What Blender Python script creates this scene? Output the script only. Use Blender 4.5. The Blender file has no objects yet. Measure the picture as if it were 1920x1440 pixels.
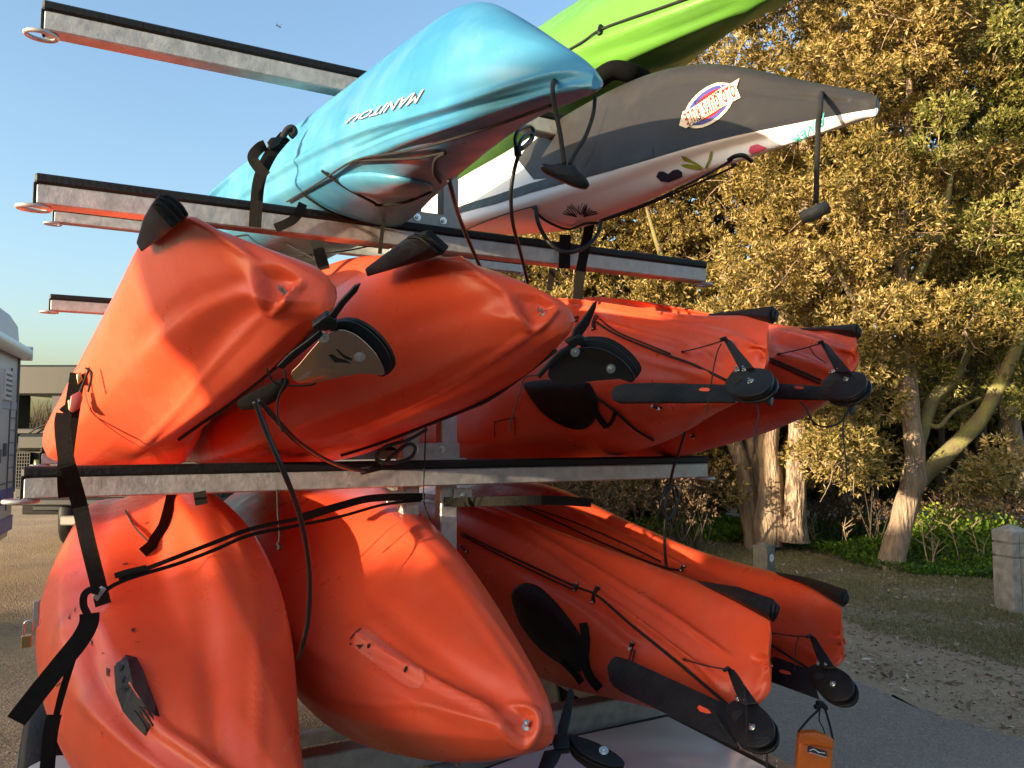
import bpy, math, random
import numpy as np
from mathutils import Vector, Matrix
from mathutils.bvhtree import BVHTree
random.seed(7); RNG=np.random.default_rng(7)
SC=bpy.context.scene
COL=SC.collection

# ------------------------------------------------------------------ camera, sky, sun, exposure
F_PX=1400.0; PITCH=math.atan(95/F_PX); EYE=1.6
cam=bpy.data.cameras.new('camera'); camo=bpy.data.objects.new('camera',cam); COL.objects.link(camo)
camo.location=(0,0,EYE); camo.rotation_euler=(math.radians(90)+PITCH,0,0)
cam.sensor_width=36; cam.lens=36*F_PX/1920; cam.clip_start=0.05; cam.clip_end=5000
SC.camera=camo
SUN_HEAD=math.radians(57)      # light travels this far right of straight ahead
SUN_EL=math.radians(6)
world=bpy.data.worlds.new('World'); SC.world=world; world.use_nodes=True
nt=world.node_tree; nt.nodes.clear()
sky=nt.nodes.new('ShaderNodeTexSky'); sky.sky_type='NISHITA'; sky.sun_disc=False
sky.sun_elevation=SUN_EL; sky.sun_rotation=SUN_HEAD+math.pi
sky.air_density=1.0; sky.dust_density=3.2; sky.ozone_density=2.0; sky.altitude=0
bg=nt.nodes.new('ShaderNodeBackground'); bg.inputs['Strength'].default_value=0.15
wo=nt.nodes.new('ShaderNodeOutputWorld')
nt.links.new(sky.outputs[0],bg.inputs[0]); nt.links.new(bg.outputs[0],wo.inputs[0])
sl=bpy.data.lights.new('sun','SUN'); sl.energy=3.1; sl.angle=math.radians(0.5); sl.color=(1,0.82,0.58)
so=bpy.data.objects.new('sun',sl); COL.objects.link(so)
LDIR=Vector((math.sin(SUN_HEAD)*math.cos(SUN_EL),math.cos(SUN_HEAD)*math.cos(SUN_EL),-math.sin(SUN_EL)))
so.rotation_euler=LDIR.to_track_quat('-Z','Y').to_euler()
so.location=(-6,-8,6)
SC.view_settings.view_transform='Standard'; SC.view_settings.look='None'
SC.view_settings.exposure=2.08; SC.view_settings.gamma=1; SC.view_settings.use_curve_mapping=False
SC.cycles.max_bounces=6; SC.cycles.diffuse_bounces=3; SC.cycles.glossy_bounces=3; SC.cycles.transparent_max_bounces=4

SHADE_HEDGE_H=2.40; SHADE_VAN0,SHADE_VAN1,SHADE_VAN_H=-7.7,-5.5,2.96  # extents of the added shade blockers behind the camera
# ------------------------------------------------------------------ survey of the trailer: points from sight lines onto real planes
_c,_s=math.cos(PITCH),math.sin(PITCH)
FW=np.array([0,_c,_s]); UP=np.array([0,-_s,_c]); RT=np.array([1.,0,0]); CAM=np.array([0,0,EYE])
_a=math.radians(26.5)
TA=np.array([-math.sin(_a),math.cos(_a),0.]); XA=np.array([math.cos(_a),math.sin(_a),0.])   # along the boats / along the crossbars
ZA=np.array([0,0,1.])
def ray(x,y): return FW+RT*(x-960)/F_PX-UP*(y-720)/F_PX
R0=CAM+ray(45,914)*1.9/ray(45,914)[1]
def P(x,y,t):
    r=ray(x,y); return CAM+r*((t-(CAM-R0)@TA)/(r@TA))
def L(xp,z,t):
    q=R0+XA*xp+TA*t; return np.array([q[0],q[1],z])
def GZ(x,y,z=0.0):
    r=ray(x,y); return CAM+r*((z-EYE)/r[2])
def DY(x,y,Y):
    r=ray(x,y); return CAM+r*(Y/r[1])
def PL(x,y,o,n):
    r=ray(x,y); return CAM+r*(((o-CAM)@n)/(r@n))
def proj(p):
    d=np.asarray(p)-CAM; z=d@FW
    return np.stack([960+F_PX*(d@RT)/z,720-F_PX*(d@UP)/z],-1)

# ------------------------------------------------------------------ object helpers
def tag(o,label=None,cat=None,group=None,kind=None):
    if label: o['label']=label
    if cat: o['category']=cat
    if group: o['group']=group
    if kind: o['kind']=kind
    return o
def thing(name,label,cat,loc,group=None):
    o=bpy.data.objects.new(name,None); COL.objects.link(o); o.location=tuple(float(v) for v in loc)
    o.empty_display_size=.1
    return tag(o,label,cat,group)
def base(o):
    v=np.zeros(3)
    while o is not None: v+=np.array(o.location); o=o.parent
    return v
def mk(name,V,Fc,mat,parent=None,smooth=True,loc=None):
    V=np.asarray(V,dtype=np.float64)
    if parent is not None: off=base(parent)
    elif loc is not None: off=np.asarray(loc,dtype=float)
    else: off=np.array([V[:,0].mean(),V[:,1].mean(),V[:,2].min()])
    me=bpy.data.meshes.new(name)
    if isinstance(Fc,np.ndarray):
        k=Fc.shape[1]; n=Fc.shape[0]
        me.vertices.add(len(V)); me.vertices.foreach_set('co',(V-off).astype(np.float32).ravel())
        me.loops.add(n*k); me.loops.foreach_set('vertex_index',Fc.astype(np.int32).ravel())
        me.polygons.add(n); me.polygons.foreach_set('loop_start',np.arange(0,n*k,k,dtype=np.int32))
        me.update(calc_edges=True)
    else:
        me.from_pydata([tuple(v) for v in (V-off)],[],Fc); me.update()
    me.polygons.foreach_set('use_smooth',[smooth]*len(me.polygons))
    if mat: me.materials.append(mat)
    o=bpy.data.objects.new(name,me); COL.objects.link(o)
    if parent is not None: o.parent=parent
    else: o.location=tuple(off)
    return o
class MB:
    def __init__(s): s.v=[]; s.f=[]
    def add(s,V,Fc):
        n=len(s.v); s.v+= [tuple(p) for p in V]; s.f+=[tuple(i+n for i in f) for f in Fc]; return s
    def build(s,name,mat,parent=None,smooth=False): return mk(name,s.v,s.f,mat,parent,smooth)
def norm(v): v=np.asarray(v,float); return v/ (np.linalg.norm(v)+1e-12)
def cr(pts,n,closed=False):
    p=np.asarray(pts,float); m=len(p)
    if m==2 and not closed: return np.array([p[0]+(p[1]-p[0])*i/n for i in range(n+1)])
    out=[]; seg=m if closed else m-1
    for i in range(seg):
        if closed: a,b,c,d=p[(i-1)%m],p[i],p[(i+1)%m],p[(i+2)%m]
        else: a=p[max(i-1,0)]; b=p[i]; c=p[i+1]; d=p[min(i+2,m-1)]
        for k in range(n):
            t=k/n; out.append(.5*((2*b)+(-a+c)*t+(2*a-5*b+4*c-d)*t*t+(-a+3*b-3*c+d)*t**3))
    if not closed: out.append(p[-1])
    return np.array(out)
def tubeg(pts,r,sides=8,n=6,closed=False,smooth_path=True):
    p=cr(pts,n,closed) if smooth_path and len(pts)>2 else np.asarray(pts,float)
    m=len(p); rr=np.full(m,r,float) if np.isscalar(r) else np.interp(np.linspace(0,1,m),np.linspace(0,1,len(r)),r)
    V=[];Fc=[]; ref=None
    for i in range(m):
        a=p[(i-1)%m] if (closed or i>0) else p[i]; b=p[(i+1)%m] if (closed or i<m-1) else p[i]
        t=norm(b-a)
        if ref is None: ref=norm(np.cross(t,[0.3,0.1,1.0]) if abs(t[2])<.95 else np.cross(t,[1,0,0]))
        ref=norm(ref-t*(ref@t)); bi=np.cross(t,ref)
        for k in range(sides):
            an=2*math.pi*k/sides; V.append(p[i]+rr[i]*(math.cos(an)*ref+math.sin(an)*bi))
    for i in range(m if closed else m-1):
        for k in range(sides):
            a=i*sides+k; b=i*sides+(k+1)%sides; j=(i+1)%m; Fc.append((a,b,j*sides+(k+1)%sides,j*sides+k))
    if not closed:
        Fc.append(tuple(range(sides-1,-1,-1))); Fc.append(tuple((m-1)*sides+k for k in range(sides)))
    return V,Fc
def tube(name,pts,r,mat,parent=None,sides=8,n=6,closed=False,smooth_path=True):
    V,Fc=tubeg(pts,r,sides,n,closed,smooth_path); return mk(name,V,Fc,mat,parent)
def boxg(o,ax,ay,az,bev=0.0):
    """box centred at o with half axis vectors; bevelled edges"""
    o=np.asarray(o,float); ax,ay,az=[np.asarray(v,float) for v in (ax,ay,az)]
    if bev<=0:
        V=[o+sx*ax+sy*ay+sz*az for sz in(-1,1) for sy in(-1,1) for sx in(-1,1)]
        return V,[(0,2,3,1),(4,5,7,6),(0,1,5,4),(2,6,7,3),(0,4,6,2),(1,3,7,5)]
    la,lb,lc=[np.linalg.norm(v) for v in (ax,ay,az)]
    V=[];idx={}
    for sx in(-1,1):
        for sy in(-1,1):
            for sz in(-1,1):
                for k in range(3):
                    f=[1-bev/la,1-bev/lb,1-bev/lc]; f[k]=1
                    idx[(sx,sy,sz,k)]=len(V); V.append(o+sx*f[0]*ax+sy*f[1]*ay+sz*f[2]*az)
    Fc=[]
    for k in range(3):
        i,j=[q for q in range(3) if q!=k]
        for s in(-1,1):
            loop=[]
            for a,b in((-1,-1),(1,-1),(1,1),(-1,1)):
                sg=[0,0,0]; sg[k]=s; sg[i]=a; sg[j]=b; loop.append(idx[(*sg,k)])
            Fc.append(tuple(loop))
        for a in(-1,1):
            for b in(-1,1):
                sg=[0,0,0]; sg[i]=a; sg[j]=b
                s1=sg.copy(); s1[k]=-1; s2=sg.copy(); s2[k]=1
                Fc.append((idx[(*s1,i)],idx[(*s2,i)],idx[(*s2,j)],idx[(*s1,j)]))
    for sx in(-1,1):
        for sy in(-1,1):
            for sz in(-1,1): Fc.append(tuple(idx[(sx,sy,sz,k)] for k in range(3)))
    return V,Fc
def fixn(o):
    import bmesh
    bm=bmesh.new(); bm.from_mesh(o.data); bmesh.ops.recalc_face_normals(bm,faces=bm.faces); bm.to_mesh(o.data); bm.free(); return o
def box(name,o,ax,ay,az,mat,parent=None,bev=0.002):
    V,Fc=boxg(o,ax,ay,az,bev); return fixn(mk(name,V,Fc,mat,parent,False))
def prismg(A,B):
    n=len(A); V=[tuple(p) for p in A]+[tuple(p) for p in B]
    return V,[tuple(range(n)),tuple(range(2*n-1,n-1,-1))]+[((i+1)%n,i,n+i,n+(i+1)%n) for i in range(n)]
def prism(name,A,B,mat,parent=None,bev=0.0,smooth=False,seg=2):
    V,Fc=prismg(A,B); o=fixn(mk(name,V,Fc,mat,parent,smooth))
    if bev>0:
        m=o.modifiers.new('bevel','BEVEL'); m.width=bev; m.segments=seg; m.limit_method='ANGLE'; m.angle_limit=math.radians(35)
        for p in o.data.polygons: p.use_smooth=True
    return o
def plate(name,poly,o,n,th,mat,parent=None,bev=0.0015,rnd=0):
    """flat plate whose outline was sighted onto the plane (o,n); th behind the plane"""
    n=norm(n); pts=[PL(x,y,o,n) for x,y in poly]
    if rnd: pts=list(cr(pts,rnd,True))
    pts=np.array(pts); vd=norm(pts.mean(0)-CAM)
    s=1 if n@vd>0 else -1
    return prism(name,pts,pts+n*s*th,mat,parent,bev)
def ribbong(pts,wd,w,th=0.0022,n=6):
    p=cr(pts,n) if len(pts)>2 else cr(pts,4)
    m=len(p); wd=np.asarray(wd,float)
    if wd.ndim==2: wd=np.array([[np.interp(i/(m-1),np.linspace(0,1,len(wd)),wd[:,k]) for k in range(3)] for i in range(m)])
    else: wd=np.tile(wd,(m,1))
    V=[];Fc=[]
    for i in range(m):
        t=norm(p[min(i+1,m-1)]-p[max(i-1,0)]); u=norm(wd[i]-t*(wd[i]@t)); q=np.cross(t,u)
        for a,b in((-1,-1),(1,-1),(1,1),(-1,1)): V.append(p[i]+u*a*w/2+q*b*th/2)
    for i in range(m-1):
        for k in range(4):
            a=4*i+k; b=4*i+(k+1)%4; Fc.append((a,b,b+4,a+4))
    Fc+= [(3,2,1,0),tuple(4*(m-1)+k for k in range(4))]
    return V,Fc
def ribbon(name,pts,wd,w,mat,parent=None,th=0.0022,n=6):
    V,Fc=ribbong(pts,wd,w,th,n); return fixn(mk(name,V,Fc,mat,parent,False))
def discg(c,n,r,th,seg=24,r2=None):
    n=norm(n); u=norm(np.cross(n,[0,0,1]) if abs(n[2])<.9 else np.cross(n,[1,0,0])); v=np.cross(n,u); r2=r if r2 is None else r2
    A=[c+r*(math.cos(2*math.pi*i/seg)*u+math.sin(2*math.pi*i/seg)*v) for i in range(seg)]
    B=[c+n*th+r2*(math.cos(2*math.pi*i/seg)*u+math.sin(2*math.pi*i/seg)*v) for i in range(seg)]
    return prismg(A,B)
def pxs(lst): return [P(*q) for q in lst]

# ------------------------------------------------------------------ materials
def mat(name,color,rough=.5,metal=0.,spec=.5,var=.0,scale=8.,bump=0.,bscale=60.,color2=None,coat=0.,detail=4.,sss=0.,vlo=.35,vhi=.65,rvar=0.,bdist=.01,stretch=None):
    m=bpy.data.materials.new(name); m.use_nodes=True; t=m.node_tree; b=t.nodes['Principled BSDF']
    b.inputs['Roughness'].default_value=rough; b.inputs['Metallic'].default_value=metal
    b.inputs['Specular IOR Level'].default_value=spec; b.inputs['Coat Weight'].default_value=coat
    b.inputs['Base Color'].default_value=(*color,1)
    tc=t.nodes.new('ShaderNodeTexCoord')
    if color2 is not None or var>0:
        nz=t.nodes.new('ShaderNodeTexNoise'); nz.inputs['Scale'].default_value=scale; nz.inputs['Detail'].default_value=detail; nz.inputs['Roughness'].default_value=.62
        t.links.new(tc.outputs['Object'],nz.inputs['Vector'])
        rp=t.nodes.new('ShaderNodeValToRGB'); rp.color_ramp.elements[0].position=vlo; rp.color_ramp.elements[1].position=vhi
        c2=color2 if color2 is not None else tuple(max(0,c*(1-var)) for c in color)
        rp.color_ramp.elements[0].color=(*c2,1); rp.color_ramp.elements[1].color=(*color,1)
        t.links.new(nz.outputs['Fac'],rp.inputs['Fac']); t.links.new(rp.outputs['Color'],b.inputs['Base Color'])
        if rvar>0:
            mr=t.nodes.new('ShaderNodeMapRange'); mr.inputs['From Min'].default_value=.3; mr.inputs['From Max'].default_value=.7
            mr.inputs['To Min'].default_value=rough-rvar; mr.inputs['To Max'].default_value=rough+rvar
            t.links.new(nz.outputs['Fac'],mr.inputs['Value']); t.links.new(mr.outputs[0],b.inputs['Roughness'])
    if bump>0:
        n2=t.nodes.new('ShaderNodeTexNoise'); n2.inputs['Scale'].default_value=bscale; n2.inputs['Detail'].default_value=5
        if stretch:
            mp=t.nodes.new('ShaderNodeMapping'); mp.inputs['Scale'].default_value=stretch; t.links.new(tc.outputs['Object'],mp.inputs['Vector']); t.links.new(mp.outputs[0],n2.inputs['Vector'])
            if color2 is not None: t.links.new(mp.outputs[0],nz.inputs['Vector'])
        else: t.links.new(tc.outputs['Object'],n2.inputs['Vector'])
        bp=t.nodes.new('ShaderNodeBump'); bp.inputs['Strength'].default_value=bump; bp.inputs['Distance'].default_value=bdist
        t.links.new(n2.outputs['Fac'],bp.inputs['Height']); t.links.new(bp.outputs['Normal'],b.inputs['Normal'])
    return m
def plastic(name,c,c2,dust,rough=.33,dustamt=.25):
    """rotomoulded polyethylene: slightly mottled, dusty, with fine scratches"""
    m=bpy.data.materials.new(name); m.use_nodes=True; t=m.node_tree; b=t.nodes['Principled BSDF']; lk=t.links.new
    tc=t.nodes.new('ShaderNodeTexCoord')
    def noise(sc,det=4,ro=.6,vec=None):
        n=t.nodes.new('ShaderNodeTexNoise'); n.inputs['Scale'].default_value=sc; n.inputs['Detail'].default_value=det; n.inputs['Roughness'].default_value=ro
        lk(vec or tc.outputs['Object'],n.inputs['Vector']); return n.outputs['Fac']
    def ramp(f,a,bb,ca,cb):
        r=t.nodes.new('ShaderNodeValToRGB'); r.color_ramp.elements[0].position=a; r.color_ramp.elements[1].position=bb
        r.color_ramp.elements[0].color=(*ca,1); r.color_ramp.elements[1].color=(*cb,1); lk(f,r.inputs['Fac']); return r.outputs['Color']
    def mix(f,a,bb):
        x=t.nodes.new('ShaderNodeMix'); x.data_type='RGBA'
        if isinstance(f,float): x.inputs[0].default_value=f
        else: lk(f,x.inputs[0])
        lk(a,x.inputs[6]); 
        if isinstance(bb,tuple): x.inputs[7].default_value=(*bb,1)
        else: lk(bb,x.inputs[7])
        return x.outputs[2]
    c0=ramp(noise(3,3),.35,.65,c,c2)
    # long scratches
    mp=t.nodes.new('ShaderNodeMapping'); mp.inputs['Rotation'].default_value=(0.2,0.1,math.radians(26.5)); mp.inputs['Scale'].default_value=(110,2.2,60)
    lk(tc.outputs['Object'],mp.inputs['Vector'])
    sc=ramp(noise(1,4,.7,mp.outputs[0]),.62,.72,(0,0,0),(1,1,1))
    msk=ramp(noise(2.2,3),.45,.62,(0,0,0),(1,1,1))
    mm=t.nodes.new('ShaderNodeMath'); mm.operation='MULTIPLY'; lk(sc,mm.inputs[0]); lk(msk,mm.inputs[1])
    m2=t.nodes.new('ShaderNodeMath'); m2.operation='MULTIPLY'; lk(mm.outputs[0],m2.inputs[0]); m2.inputs[1].default_value=.35
    c1=mix(m2.outputs[0],c0,dust)
    dn=ramp(noise(5,6,.7),.5,.75,(0,0,0),(1,1,1)); m3=t.nodes.new('ShaderNodeMath'); m3.operation='MULTIPLY'; lk(dn,m3.inputs[0]); m3.inputs[1].default_value=dustamt
    c2o=mix(m3.outputs[0],c1,dust); lk(c2o,b.inputs['Base Color'])
    mr=t.nodes.new('ShaderNodeMapRange'); mr.inputs['From Min'].default_value=.3; mr.inputs['From Max'].default_value=.7
    mr.inputs['To Min'].default_value=rough-.08; mr.inputs['To Max'].default_value=rough+.14; lk(noise(6,5,.65),mr.inputs['Value']); lk(mr.outputs[0],b.inputs['Roughness'])
    b.inputs['Specular IOR Level'].default_value=.32
    bp=t.nodes.new('ShaderNodeBump'); bp.inputs['Strength'].default_value=.12; bp.inputs['Distance'].default_value=.012; lk(noise(9,3,.5),bp.inputs['Height'])
    b2=t.nodes.new('ShaderNodeBump'); b2.inputs['Strength'].default_value=.12; b2.inputs['Distance'].default_value=.0015; lk(noise(420,2),b2.inputs['Height']); lk(bp.outputs[0],b2.inputs['Normal'])
    lk(b2.outputs[0],b.inputs['Normal'])
    return m
M={}
M['orange']=plastic('orange_plastic',(.70,.085,.032),(.62,.07,.026),(.60,.27,.19),.31,.10)
M['orange_dusty']=plastic('dusty_orange_plastic',(.76,.085,.03),(.66,.07,.024),(.55,.26,.18),.42,.6)
M['green']=plastic('green_plastic',(.11,.29,.04),(.09,.25,.03),(.22,.34,.17),.38,.1)
M['black']=mat('black_moulded_plastic',(.007,.007,.008),.42,spec=.3,var=.3,scale=20,bump=.15,bscale=150)
M['skid']=mat('black_scuffed_plastic',(.005,.006,.008),.5,spec=.18,color2=(.014,.014,.017),scale=14,bump=.2,bscale=90)
M['rubber']=mat('black_rubber',(.007,.007,.007),.55,spec=.3,var=.4,scale=30,bump=.2,bscale=80)
M['cord']=mat('black_cord',(.009,.008,.007),.8,var=.4,scale=200,bump=.5,bscale=500)
M['hose']=mat('black_cable_sleeve',(.012,.012,.013),.3)
M['web']=mat('black_olive_webbing',(.013,.011,.008),.85,spec=.2,var=.4,scale=60,bump=.6,bscale=600)
M['galv']=mat('galvanised_steel',(.50,.48,.45),.5,.4,color2=(.35,.33,.30),scale=26,detail=8,bump=.12,bscale=60,rvar=.1)
M['steel']=mat('stainless_steel',(.7,.68,.64),.25,1.)
M['brass']=mat('brass',(.6,.42,.16),.35,1.)
M['white']=mat('white_plastic',(.74,.72,.68),.3)
# ------------------------------------------------------------------ boats
def lin(p,n):
    p=np.asarray(p); m=len(p); return np.array([p[i]*(1-k/n)+p[(i+1)%m]*k/n for i in range(m) for k in range(n)])
def grid_hull(lines,far,nu=8,nv=8,capn=.5,crisp=.45,sm=0):
    """lines: feature lines round the section, each a list of (x,y,t) from the near end to the far end; far: [(dt,scale,(dX,dZ))...]"""
    G=np.array([[P(*q) for q in ln] for ln in lines])       # line, station, xyz
    last=G[:,-1]; c=last.mean(0); ext=[G]
    for dt,scl,(dx,dz) in far:
        ext.append(((c+(last-c)*scl)+TA*dt+XA*dx+ZA*dz)[:,None])
    G=np.concatenate(ext,1)
    # rounded caps
    def cap(a,b,k):
        ca=a.mean(0); d=ca-b.mean(0); d=d/ (np.linalg.norm(d)+1e-9); r=np.linalg.norm(a-ca,axis=1).mean()
        return [ca+(a-ca)*.55+d*r*.42*k, ca+(a-ca)*.02+d*r*.55*k]
    A=cap(G[:,0],G[:,1],capn); B=cap(G[:,-1],G[:,-2],.6)
    G=np.concatenate([A[1][:,None],A[0][:,None],G,B[0][:,None],B[1][:,None]],1)
    nl,ns,_=G.shape
    R=np.array([cr(G[:,j],nv,True)*(1-crisp)+lin(G[:,j],nv)*crisp for j in range(ns)])      # station, ring, xyz
    ring=R.shape[1]
    Q=np.array([cr(R[:,k],nu) for k in range(ring)])          # ring, along, xyz
    Q=Q.transpose(1,0,2); n=Q.shape[0]
    for _ in range(sm):
        Q[3:-3]=Q[3:-3]*.5+.25*(Q[2:-4]+Q[4:-2])
    V=Q.reshape(-1,3)
    idx=np.arange(n*ring).reshape(n,ring)
    a=idx[:-1];b=np.roll(a,-1,1);d=idx[1:];c2=np.roll(d,-1,1)
    Fc=np.stack([a,d,c2,b],-1).reshape(-1,4)
    return V.copy(),Fc,n,ring
def orient(V,Fc):
    """make faces point outwards (signed volume)"""
    c=V.mean(0); a=V[Fc[:,0]]-c;b=V[Fc[:,1]]-c;d=V[Fc[:,2]]-c;e=V[Fc[:,3]]-c
    vol=(np.einsum('ij,ij->i',a,np.cross(b,d))+np.einsum('ij,ij->i',a,np.cross(d,e))).sum()
    return Fc if vol>0 else Fc[:,::-1].copy()
def vnorm(V,Fc):
    n=np.zeros_like(V); fn=np.cross(V[Fc[:,2]]-V[Fc[:,0]],V[Fc[:,3]]-V[Fc[:,1]])
    for k in range(4): np.add.at(n,Fc[:,k],fn)
    return n/(np.linalg.norm(n,axis=1,keepdims=True)+1e-12)
def smooth01(x): x=np.clip(x,0,1); return x*x*(3-2*x)
def segdist(p,a,b):
    ab=b-a; t=np.clip(((p-a)@ab)/(ab@ab+1e-9),0,1); return np.linalg.norm(p-(a+t[:,None]*ab),axis=1),t
def sculpt(V,Fc,strokes,polys=()):
    """ribs and grooves: each stroke is (points, half width in px, height in m); each poly (outline, height, soft edge px)"""
    for pts,w,amp in strokes:
        N=vnorm(V,Fc); px=proj(V); vis=np.einsum('ij,ij->i',N,CAM-V)>0
        p=cr([(x,y,0) for x,y in pts],5)[:,:2]; D=np.full(len(V),1e9); TT=np.zeros(len(V)); m=len(p)-1
        for i in range(m):
            d,t=segdist(px,p[i],p[i+1]); k=d<D; D[k]=d[k]; TT[k]=(i+t[k])/m
        ww=w if np.isscalar(w) else np.interp(TT,np.linspace(0,1,len(w)),w)
        f=smooth01(1-D/ww)*smooth01(np.minimum(TT,1-TT)*6+.25)*vis
        V+=N*(f*amp)[:,None]
    for poly,amp,soft in polys:
        N=vnorm(V,Fc); px=proj(V); vis=np.einsum('ij,ij->i',N,CAM-V)>0
        q=np.array(poly,float); ins=np.zeros(len(V),bool); D=np.full(len(V),1e9)
        for i in range(len(q)):
            a,b=q[i],q[(i+1)%len(q)]
            d,_=segdist(px,a,b); D=np.minimum(D,d)
            cnd=((a[1]>px[:,1])!=(b[1]>px[:,1]))&(px[:,0]<(b[0]-a[0])*(px[:,1]-a[1])/((b[1]-a[1])+1e-9)+a[0]); ins^=cnd
        f=smooth01(D/soft)*ins*vis
        nav=norm((N*f[:,None]).sum(0)) if f.sum()>0 else np.zeros(3)
        V+=nav[None]*(f*amp)[:,None]
    return V
def hull(name,lines,far,mat_,parent,strokes=(),polys=(),nu=10,nv=10,capn=.5,crisp=.5,sm=25):
    V,Fc,n,ring=grid_hull(lines,far,nu,nv,capn,crisp,sm)
    Fc=orient(V,Fc); V=sculpt(V,Fc,strokes,polys)
    o=mk(name,V,Fc,mat_,parent,True)
    o['_']=0; del o['_']
    bv=BVHTree.FromPolygons([tuple(v) for v in V],[tuple(int(i) for i in f) for f in Fc])
    return o,bv
def hit(bv,x,y,off=0.0,fallback=None):
    r=norm(ray(x,y)); h=bv.ray_cast(Vector(CAM),Vector(r))
    if h[0] is None: return (np.array(fallback) if fallback is not None else None),None
    n=np.array(h[1]); 
    if n@r>0: n=-n
    return np.array(h[0])+n*off,n
def on(bv,pts,off=.004):
    """points lying on the skin of a boat"""
    out=[]
    for q in pts:
        h,n=hit(bv,q[0],q[1],off)
        if h is None: h=P(q[0],q[1],q[2]) if len(q)>2 else None
        if h is not None: out.append(h)
    return out
def decal(name,polys,bv,mat_,parent,off=.0012,step=9,th=0.0):
    """thin printed film or patch lying on the skin: polygons triangulated on a fine grid and laid onto the surface"""
    import bmesh
    mb=MB()
    for poly in polys:
        bm=bmesh.new(); vs=[bm.verts.new((x,y,0)) for x,y in poly]
        try: bm.faces.new(vs)
        except ValueError: bm.free(); continue
        bmesh.ops.triangulate(bm,faces=bm.faces[:])
        for _ in range(5):
            es=[e for e in bm.edges if e.calc_length()>step]
            if not es: break
            bmesh.ops.subdivide_edges(bm,edges=es,cuts=1); bmesh.ops.triangulate(bm,faces=bm.faces[:])
        bm.verts.index_update(); V=[];ok=[]
        for v in bm.verts:
            h,n=hit(bv,v.co.x,v.co.y,off); ok.append(h is not None); V.append(h if h is not None else (0,0,0))
        Fs=[tuple(v.index for v in f.verts) for f in bm.faces if all(ok[v.index] for v in f.verts)]
        used=sorted({i for f in Fs for i in f}); mp={i:k for k,i in enumerate(used)}
        mb.add([V[i] for i in used],[tuple(mp[i] for i in f) for f in Fs]); bm.free()
    if not mb.f: return None
    o=mb.build(name,mat_,parent,True)
    c=np.array([o.matrix_basis.translation]);
    import bmesh as B
    bm=B.new(); bm.from_mesh(o.data)
    bs=Vector(base(o))
    bm.normal_update()
    s=sum((f.normal.dot(Vector(CAM)-bs-f.calc_center_median())>0)*f.calc_area()-(f.normal.dot(Vector(CAM)-bs-f.calc_center_median())<0)*f.calc_area() for f in bm.faces)
    if s<0: B.ops.reverse_faces(bm,faces=bm.faces[:])
    bm.to_mesh(o.data); bm.free()
    return o
def text_polys(s,quad,size=1.0,shear=0.,bold=0.,stretch=1.0):
    """letter outlines of the built-in font as triangles mapped into the four corners (text bottom-left, bottom-right, top-right, top-left)"""
    cu=bpy.data.curves.new('t','FONT'); cu.body=s; cu.shear=shear; cu.offset=bold; cu.resolution_u=2; cu.space_character=stretch
    ob=bpy.data.objects.new('t',cu); COL.objects.link(ob)
    me=bpy.data.meshes.new_from_object(ob.evaluated_get(bpy.context.evaluated_depsgraph_get()))
    v=np.array([tuple(p.co)[:2] for p in me.vertices]); mn,mx=v.min(0),v.max(0); u=(v-mn)/(mx-mn)
    q=np.array(quad,float)
    pts=(1-u[:,:1])*(1-u[:,1:])*q[0]+u[:,:1]*(1-u[:,1:])*q[1]+u[:,:1]*u[:,1:]*q[2]+(1-u[:,:1])*u[:,1:]*q[3]
    out=[[tuple(pts[i]) for i in p.vertices] for p in me.polygons]
    bpy.data.objects.remove(ob); bpy.data.curves.remove(cu); bpy.data.meshes.remove(me)
    return out
def bolt(name,c,n,r,mat_,parent,h=.006):
    mb=MB(); c=np.asarray(c)
    mb.add(*discg(c,n,r*1.5,.0015,20)); V,Fc=discg(c+norm(n)*.0015,n,r,h,6,r*.94); mb.add(V,Fc)
    mb.add(*discg(c+norm(n)*(h+.0015),n,r*.45,.004,12,r*.4))
    return mb.build(name,mat_,parent,False)

FAR=[(.5,1.03,(0,0)),(.95,.98,(0,0)),(1.4,.8,(0,0)),(1.75,.5,(0,.01)),(2.0,.15,(0,.03))]
OR='orange sit-on-top kayaks on the trailer'
# ---------------- A: nearest left boat of the middle tier
kA=thing('kayak','orange kayak on its side, leftmost on the middle tier, strapped at the bar end','kayak',L(.3,1.5,0),OR)
lines=[
 [(596,552,-1.0),(520,540,-.97),(345,388,-.85),(262,455,-.55),(204,585,-.25),(104,765,.05),(78,815,.4)],     # keel
 [(606,528,-1.0),(530,484,-.97),(362,410,-.82),(300,428,-.5),(245,500,-.2),(195,600,.1),(180,640,.4)],
 [(618,530,-1.0),(588,492,-.97),(440,458,-.82),(375,440,-.5),(345,430,-.2),(330,450,.1),(320,480,.4)],
 [(628,545,-1.0),(624,528,-.96),(520,500,-.82),(450,480,-.55),(420,475,-.2),(400,490,.1),(390,520,.4)],
 [(631,560,-1.0),(629,556,-.96),(590,560,-.82),(530,560,-.55),(480,560,-.2),(450,600,.1),(430,640,.4)],
 [(625,580,-1.0),(613,590,-.95),(585,612,-.82),(530,668,-.58),(460,700,-.25),(410,740,.1),(400,760,.4)],
 [(610,595,-1.0),(592,608,-.96),(560,655,-.84),(490,715,-.62),(425,762,-.35),(352,830,.05),(350,868,.4)],     # gunwale
 [(600,590,-1.0),(560,604,-.96),(505,655,-.84),(430,722,-.6),(340,800,-.3),(245,868,.05),(240,880,.4)],
 [(592,580,-1.0),(515,590,-.96),(470,575,-.85),(395,650,-.6),(300,748,-.3),(168,868,.05),(140,875,.4)],
 [(590,566,-1.0),(480,560,-.97),(425,540,-.85),(330,598,-.6),(250,690,-.3),(104,838,.05),(88,858,.4)],
]
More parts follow.
